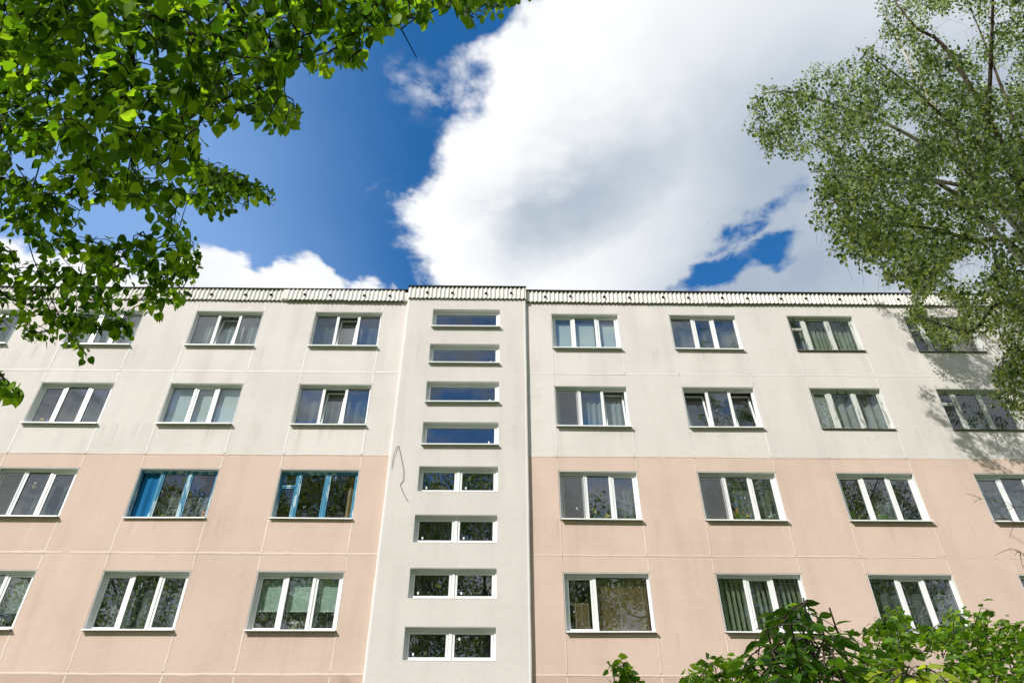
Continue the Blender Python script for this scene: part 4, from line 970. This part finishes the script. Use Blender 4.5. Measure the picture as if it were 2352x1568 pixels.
    for ip, p in enumerate(paths+paths2):
        e = p[-1]; L_ = random.uniform(0.15, 0.55); sway = RNG.normal(0, 0.16, 2)
        h = np.array([e+np.array([sway[0]*t, sway[1]*t, -L_*t*t-0.05*t]) for t in np.linspace(0, 1, 5)]); hang.append(h)
        back = ip >= len(paths)+nE; k = 40 if back else 42; L_ = 0.12 if back else L_
        t = RNG.random(k)**0.8; hp = e+np.stack([sway[0]*t, sway[1]*t, -L_*t*t-0.05*t], -1)+RNG.normal(0, 0.075 if back else 0.088, (k, 3))
        LP.append(hp); a = RNG.uniform(0, 6.28, k); LD.append(np.stack([np.cos(a), np.sin(a), np.full(k, -0.5)], -1)); LS.append(RNG.uniform(0.040, 0.082, k))
    tubes_obj('hanging_twigs', hang, 0.0028, 0.0014, BIRCHTWIG, root, 3)
    LP, LD, LS = np.vstack(LP), np.vstack(LD), np.concatenate(LS)
    x, y, d = project(LP); fr = in_frame(x, y, d)
    hl = np.zeros(len(x), bool)
    for h in BIRCH_HOLES: hl |= in_poly(x+RNG.normal(0, 9, len(x)), y+RNG.normal(0, 9, len(x)), h)
    keep = (~fr | ~hl) & (~fr | in_poly(x+RNG.normal(0, 12, len(x))+14*np.sin(y*0.09)+9*np.sin(y*0.23+1), y+RNG.normal(0, 12, len(y))+12*np.sin(x*0.11), BIRCH_POLY)) & shadow_ok(LP) & (LP[:, 1] < D-0.4)
    LP, LD, LS = LP[keep], LD[keep], LS[keep]
    leaf_mesh('foliage', LP, leaf_matrices(LP, LD, LS, 1.6, 0.6), LEAF_BIRCH, BIRCHLEAF, root)
    # bare dry twigs reaching in from the right edge
    dry = bark('dry_twig_bark', (0.16, 0.11, 0.05), (0.30, 0.22, 0.09))
    for (px_, py_) in ((2255, 1148), (2325, 1262), (2312, 1195)):
        s_ = at(px_, py_, 9.2); ps = []
        e0 = at(2400, py_+24, 9.2); main = [e0.lerp(s_, k/8)+Vector((0, 0, 0.03*math.sin(k*1.1))) for k in range(9)]; ps.append(np.array([tuple(v) for v in main]))
        for k in range(12):
            a = main[random.randint(1, 8)]; d = Vector((random.uniform(-1, 0.1), random.uniform(-0.4, 0.4), random.uniform(-0.8, 0.7))).normalized()*random.uniform(0.08, 0.24)
            ps.append(np.array([tuple(a), tuple(a+d*0.5+Vector((0, 0, 0.015))), tuple(a+d)]))
        ps.append(np.array([tuple(e0), (9.3, 9.2, e0.z+0.2), (9.7, 9.25, e0.z+0.1)]))
        tubes_obj('dry_twig', ps, 0.0055, 0.002, dry, root, 4)
birch_tree()

# --- shrubs at the lower right
def shrub(name, label, base, poly, ydist, ntarget, leafmat, size, comp, barkm, below, group=None, stems=5, nobj=300, yspread=0.5, shape=LEAF_SIMPLE, tips=None, sag=0.14):
    g = Grow(); root = empty(name, base, label, 'shrub', group)
    xs = [p[0] for p in poly]; cx = sum(xs)/len(xs); ymin = min(p[1] for p in poly)
    for k in range(stems if tips is None else len(tips)):
        a = random.choice(poly); tip = at(*tips[k], ydist+random.uniform(-0.2, 0.2)) if tips else at(0.7*a[0]+0.3*cx, max(ymin+15, a[1]+25), ydist+random.uniform(-yspread, yspread)*0.6)
        b = Vector(base)+Vector((random.uniform(-0.12, 0.12), random.uniform(-0.1, 0.1), 0)); m_ = b.lerp(tip, 0.5)+Vector((random.uniform(-0.15, 0.15), random.uniform(-0.15, 0.15), 0.25))
        p = g.limb([b, m_, tip], 10); V, F = tube_arrays(p, np.linspace(0.012, 0.003, len(p)), 6); obj('stem', V, F, barkm, root, True)
    n = ntarget*8; x0, x1, y0, y1 = min(xs), max(xs), ymin, max(p[1] for p in poly)
    px = RNG.uniform(x0, x1, n); py = RNG.uniform(y0, y1, n); ok = in_poly(px, py, poly); px, py = px[ok][:ntarget], py[ok][:ntarget]
    T = np.array([tuple(at(a, b, ydist+random.gauss(0, yspread*0.5))) for a, b in zip(px, py)])
    zc = T[:, 2].min(); rr = (T[:, 0].max()-T[:, 0].min())/2; nb = below
    B = np.stack([RNG.uniform(T[:, 0].min(), T[:, 0].max(), nb), ydist+RNG.normal(0, yspread*0.6, nb), RNG.uniform(0.9, zc+0.1, nb)], -1)
    paths = g.reach(np.vstack([T, B]), 1.4, 0.08, sag, 0.05)
    LP, LD, LS, extra = [], [], [], []
    for p in paths:
        e = p[-1]; ang = random.uniform(0, 6.28); d = np.array([math.cos(ang), math.sin(ang)*0.8, random.uniform(-0.25, 0.3)]); d /= np.linalg.norm(d)
        if comp:
            L_ = comp*random.uniform(0.7, 1.15); ra = np.array([e+d*L_*t+np.array([0, 0, -0.09*t*t]) for t in np.linspace(0, 1, 6)]); extra.append(ra); side = np.cross(d, [0, 0, 1.0]); side /= np.linalg.norm(side)
            for t in (0.3, 0.58, 0.86):
                for s in (-1, 1):
                    LP.append(e+d*L_*t+np.array([0, 0, -0.09*t*t])); LD.append(side*s+d*0.55); LS.append(size*random.uniform(0.75, 1.1))
            LP.append(ra[-1]); LD.append(d); LS.append(size*random.uniform(0.9, 1.2))
        else:
            for j in range(random.randint(5, 8)):
                q = p[max(0, len(p)-1-j//2)]+RNG.normal(0, 0.018, 3); a2 = random.uniform(0, 6.28); LP.append(q); LD.append(np.array([math.cos(a2), math.sin(a2), random.uniform(-0.3, 0.4)])); LS.append(size*random.uniform(0.6, 1.15))
    tubes_obj('twigs', paths+extra, 0.0034, 0.0014, barkm, root, 4)
    LP, LD, LS = map(np.array, (LP, LD, LS)); M = leaf_matrices(LP, LD, LS, 0.55, 0.35)
    sel = split_nearest(LP, nobj, np.ones(len(LP), bool)); leaf_objects(LP[sel], M[sel], shape, leafmat, root)
    if (~sel).any(): leaf_mesh('foliage', LP[~sel], M[~sel], shape, leafmat, root)
    return root
SB = bark('shrub_bark', (0.03, 0.024, 0.018), (0.08, 0.065, 0.045))
shrub('ash_sapling', 'dark green sapling with long pointed leaflets in front of the olive blind', at(1830, 1568, 2.9).xy.to_3d(), [(1725, 1500), (1745, 1440), (1785, 1405), (1830, 1368), (1850, 1358), (1868, 1385), (1900, 1378), (1935, 1405), (1915, 1445), (1925, 1500), (1940, 1600), (1730, 1600)], 2.95, 78, SHRUBLEAF, 0.074, 0.17, SB, 70, None, 6, 300, 0.3, LEAF_LANCE, [(1845, 1372), (1870, 1400), (1800, 1415), (1905, 1395), (1765, 1455), (1840, 1440), (1890, 1470)], 0.02)
shrub('hedge_bush', 'dense bright green bush filling the lower right corner', at(2180, 1568, 4.6).xy.to_3d(), [(1925, 1620), (1945, 1510), (1985, 1455), (2025, 1405), (2065, 1392), (2085, 1425), (2135, 1435), (2180, 1412), (2260, 1415), (2290, 1402), (2352, 1445), (2480, 1440), (2480, 1620)], 4.6, 520, BUSHLEAF, 0.054, 0, SB, 260, None, 9, 300, 0.9)
shrub('low_bush', 'low small-leaved bush between the bare wall and the sapling', at(1650, 1568, 4.4).xy.to_3d(), [(1555, 1620), (1575, 1545), (1600, 1528), (1640, 1508), (1690, 1512), (1735, 1535), (1760, 1620)], 4.4, 105, BUSHLEAF, 0.055, 0, SB, 110, None, 5, 300, 0.5)
shrub('bush_shoot', 'thin leafy shoot rising alone at the bottom, left of the bushes', at(1440, 1568, 4.2).xy.to_3d(), [(1398, 1508), (1412, 1506), (1435, 1525), (1455, 1545), (1478, 1585), (1440, 1610), (1425, 1545)], 4.2, 26, BUSHLEAF, 0.052, 0, SB, 30, None, 2, 300, 0.12)
shrub('young_shoot', 'young shoot with yellow-green pointed leaflets in front of the bush', at(2080, 1568, 2.7).xy.to_3d(), [(2040, 1540), (2100, 1515), (2110, 1560), (2060, 1570)], 2.7, 5, YOUNGLEAF, 0.08, 0.15, SB, 3, None, 2, 300, 0.1, LEAF_LANCE)

# --- trees standing behind the photographer (seen in the window panes)
def park_tree(x, y, h, label, seed, wide=1.0, hi=0.0):
    rng = np.random.default_rng(seed); g = Grow(); root = empty('park_tree', (x, y, 0), label, 'tree', 'park trees facing the block')
    trunk = g.limb([(x, y, 0), (x+0.2, y, h*0.3), (x-0.1, y+0.2, h*0.62), (x+0.1, y, h*0.94)], 8); V, F = tube_arrays(trunk, np.linspace(0.3, 0.04, len(trunk)), 10); obj('trunk', V, F, LIMEBARK, root, True)
    for k in range(10):
        z = h*(0.3+0.055*k)*(1-hi)+h*(0.62+0.03*k)*hi; a = k*2.4; r = h*0.2*wide*(1-0.05*k); p0 = trunk[int(np.argmin(abs(trunk[:, 2]-z)))]
        p = g.limb([p0, (x+r*0.5*math.cos(a), y+r*0.5*math.sin(a), z+h*0.05), (x+r*math.cos(a), y+r*math.sin(a), z+h*0.12)], 5); V, F = tube_arrays(p, np.linspace(0.08, 0.02, len(p)), 5); obj('limb', V, F, LIMEBARK, root, True)
    n = 560; q = rng.normal(0, 1, (n, 3)); q /= np.linalg.norm(q, axis=1)[:, None]; q *= rng.uniform(0.25, 1, (n, 1))**0.5
    C = np.array([x, y, h*(0.64+0.16*hi)])+q*np.array([h*0.25*wide, h*0.25*wide, h*(0.36-0.15*hi)]); P = np.repeat(C, 70, 0)+rng.normal(0, 0.36, (n*70, 3))
    x_, y_, d_ = project(P); P = P[~in_frame(x_, y_, d_, 60, 60)]
    a = rng.uniform(0, 6.28, len(P)); leaf_mesh('crown', P, leaf_matrices(P, np.stack([np.cos(a), np.sin(a), np.full(len(P), -0.3)], -1), rng.uniform(0.12, 0.20, len(P)), 1.2), LEAF_BIRCH, BIRCHLEAF, root)
for i, (x, y, h, w, lab) in enumerate([(-18, -4, 25, 1.1, 'broad park tree reflected in the left window panes'), (-9.5, -8, 29, 1.0, 'tallest park tree reflected in the panes left of the stair bay'), (-1.0, -7, 28, 1.0, 'park tree reflected in the stair bay panes'), (8, -7, 27, 0.9, 'park tree reflected in the panes right of the stair bay'), (16, -5, 27, 1.1, 'park tree reflected in the far right panes')]):
    park_tree(x, y, h, lab, 40+i, w, 1.0 if i in (1, 2) else 0.0)
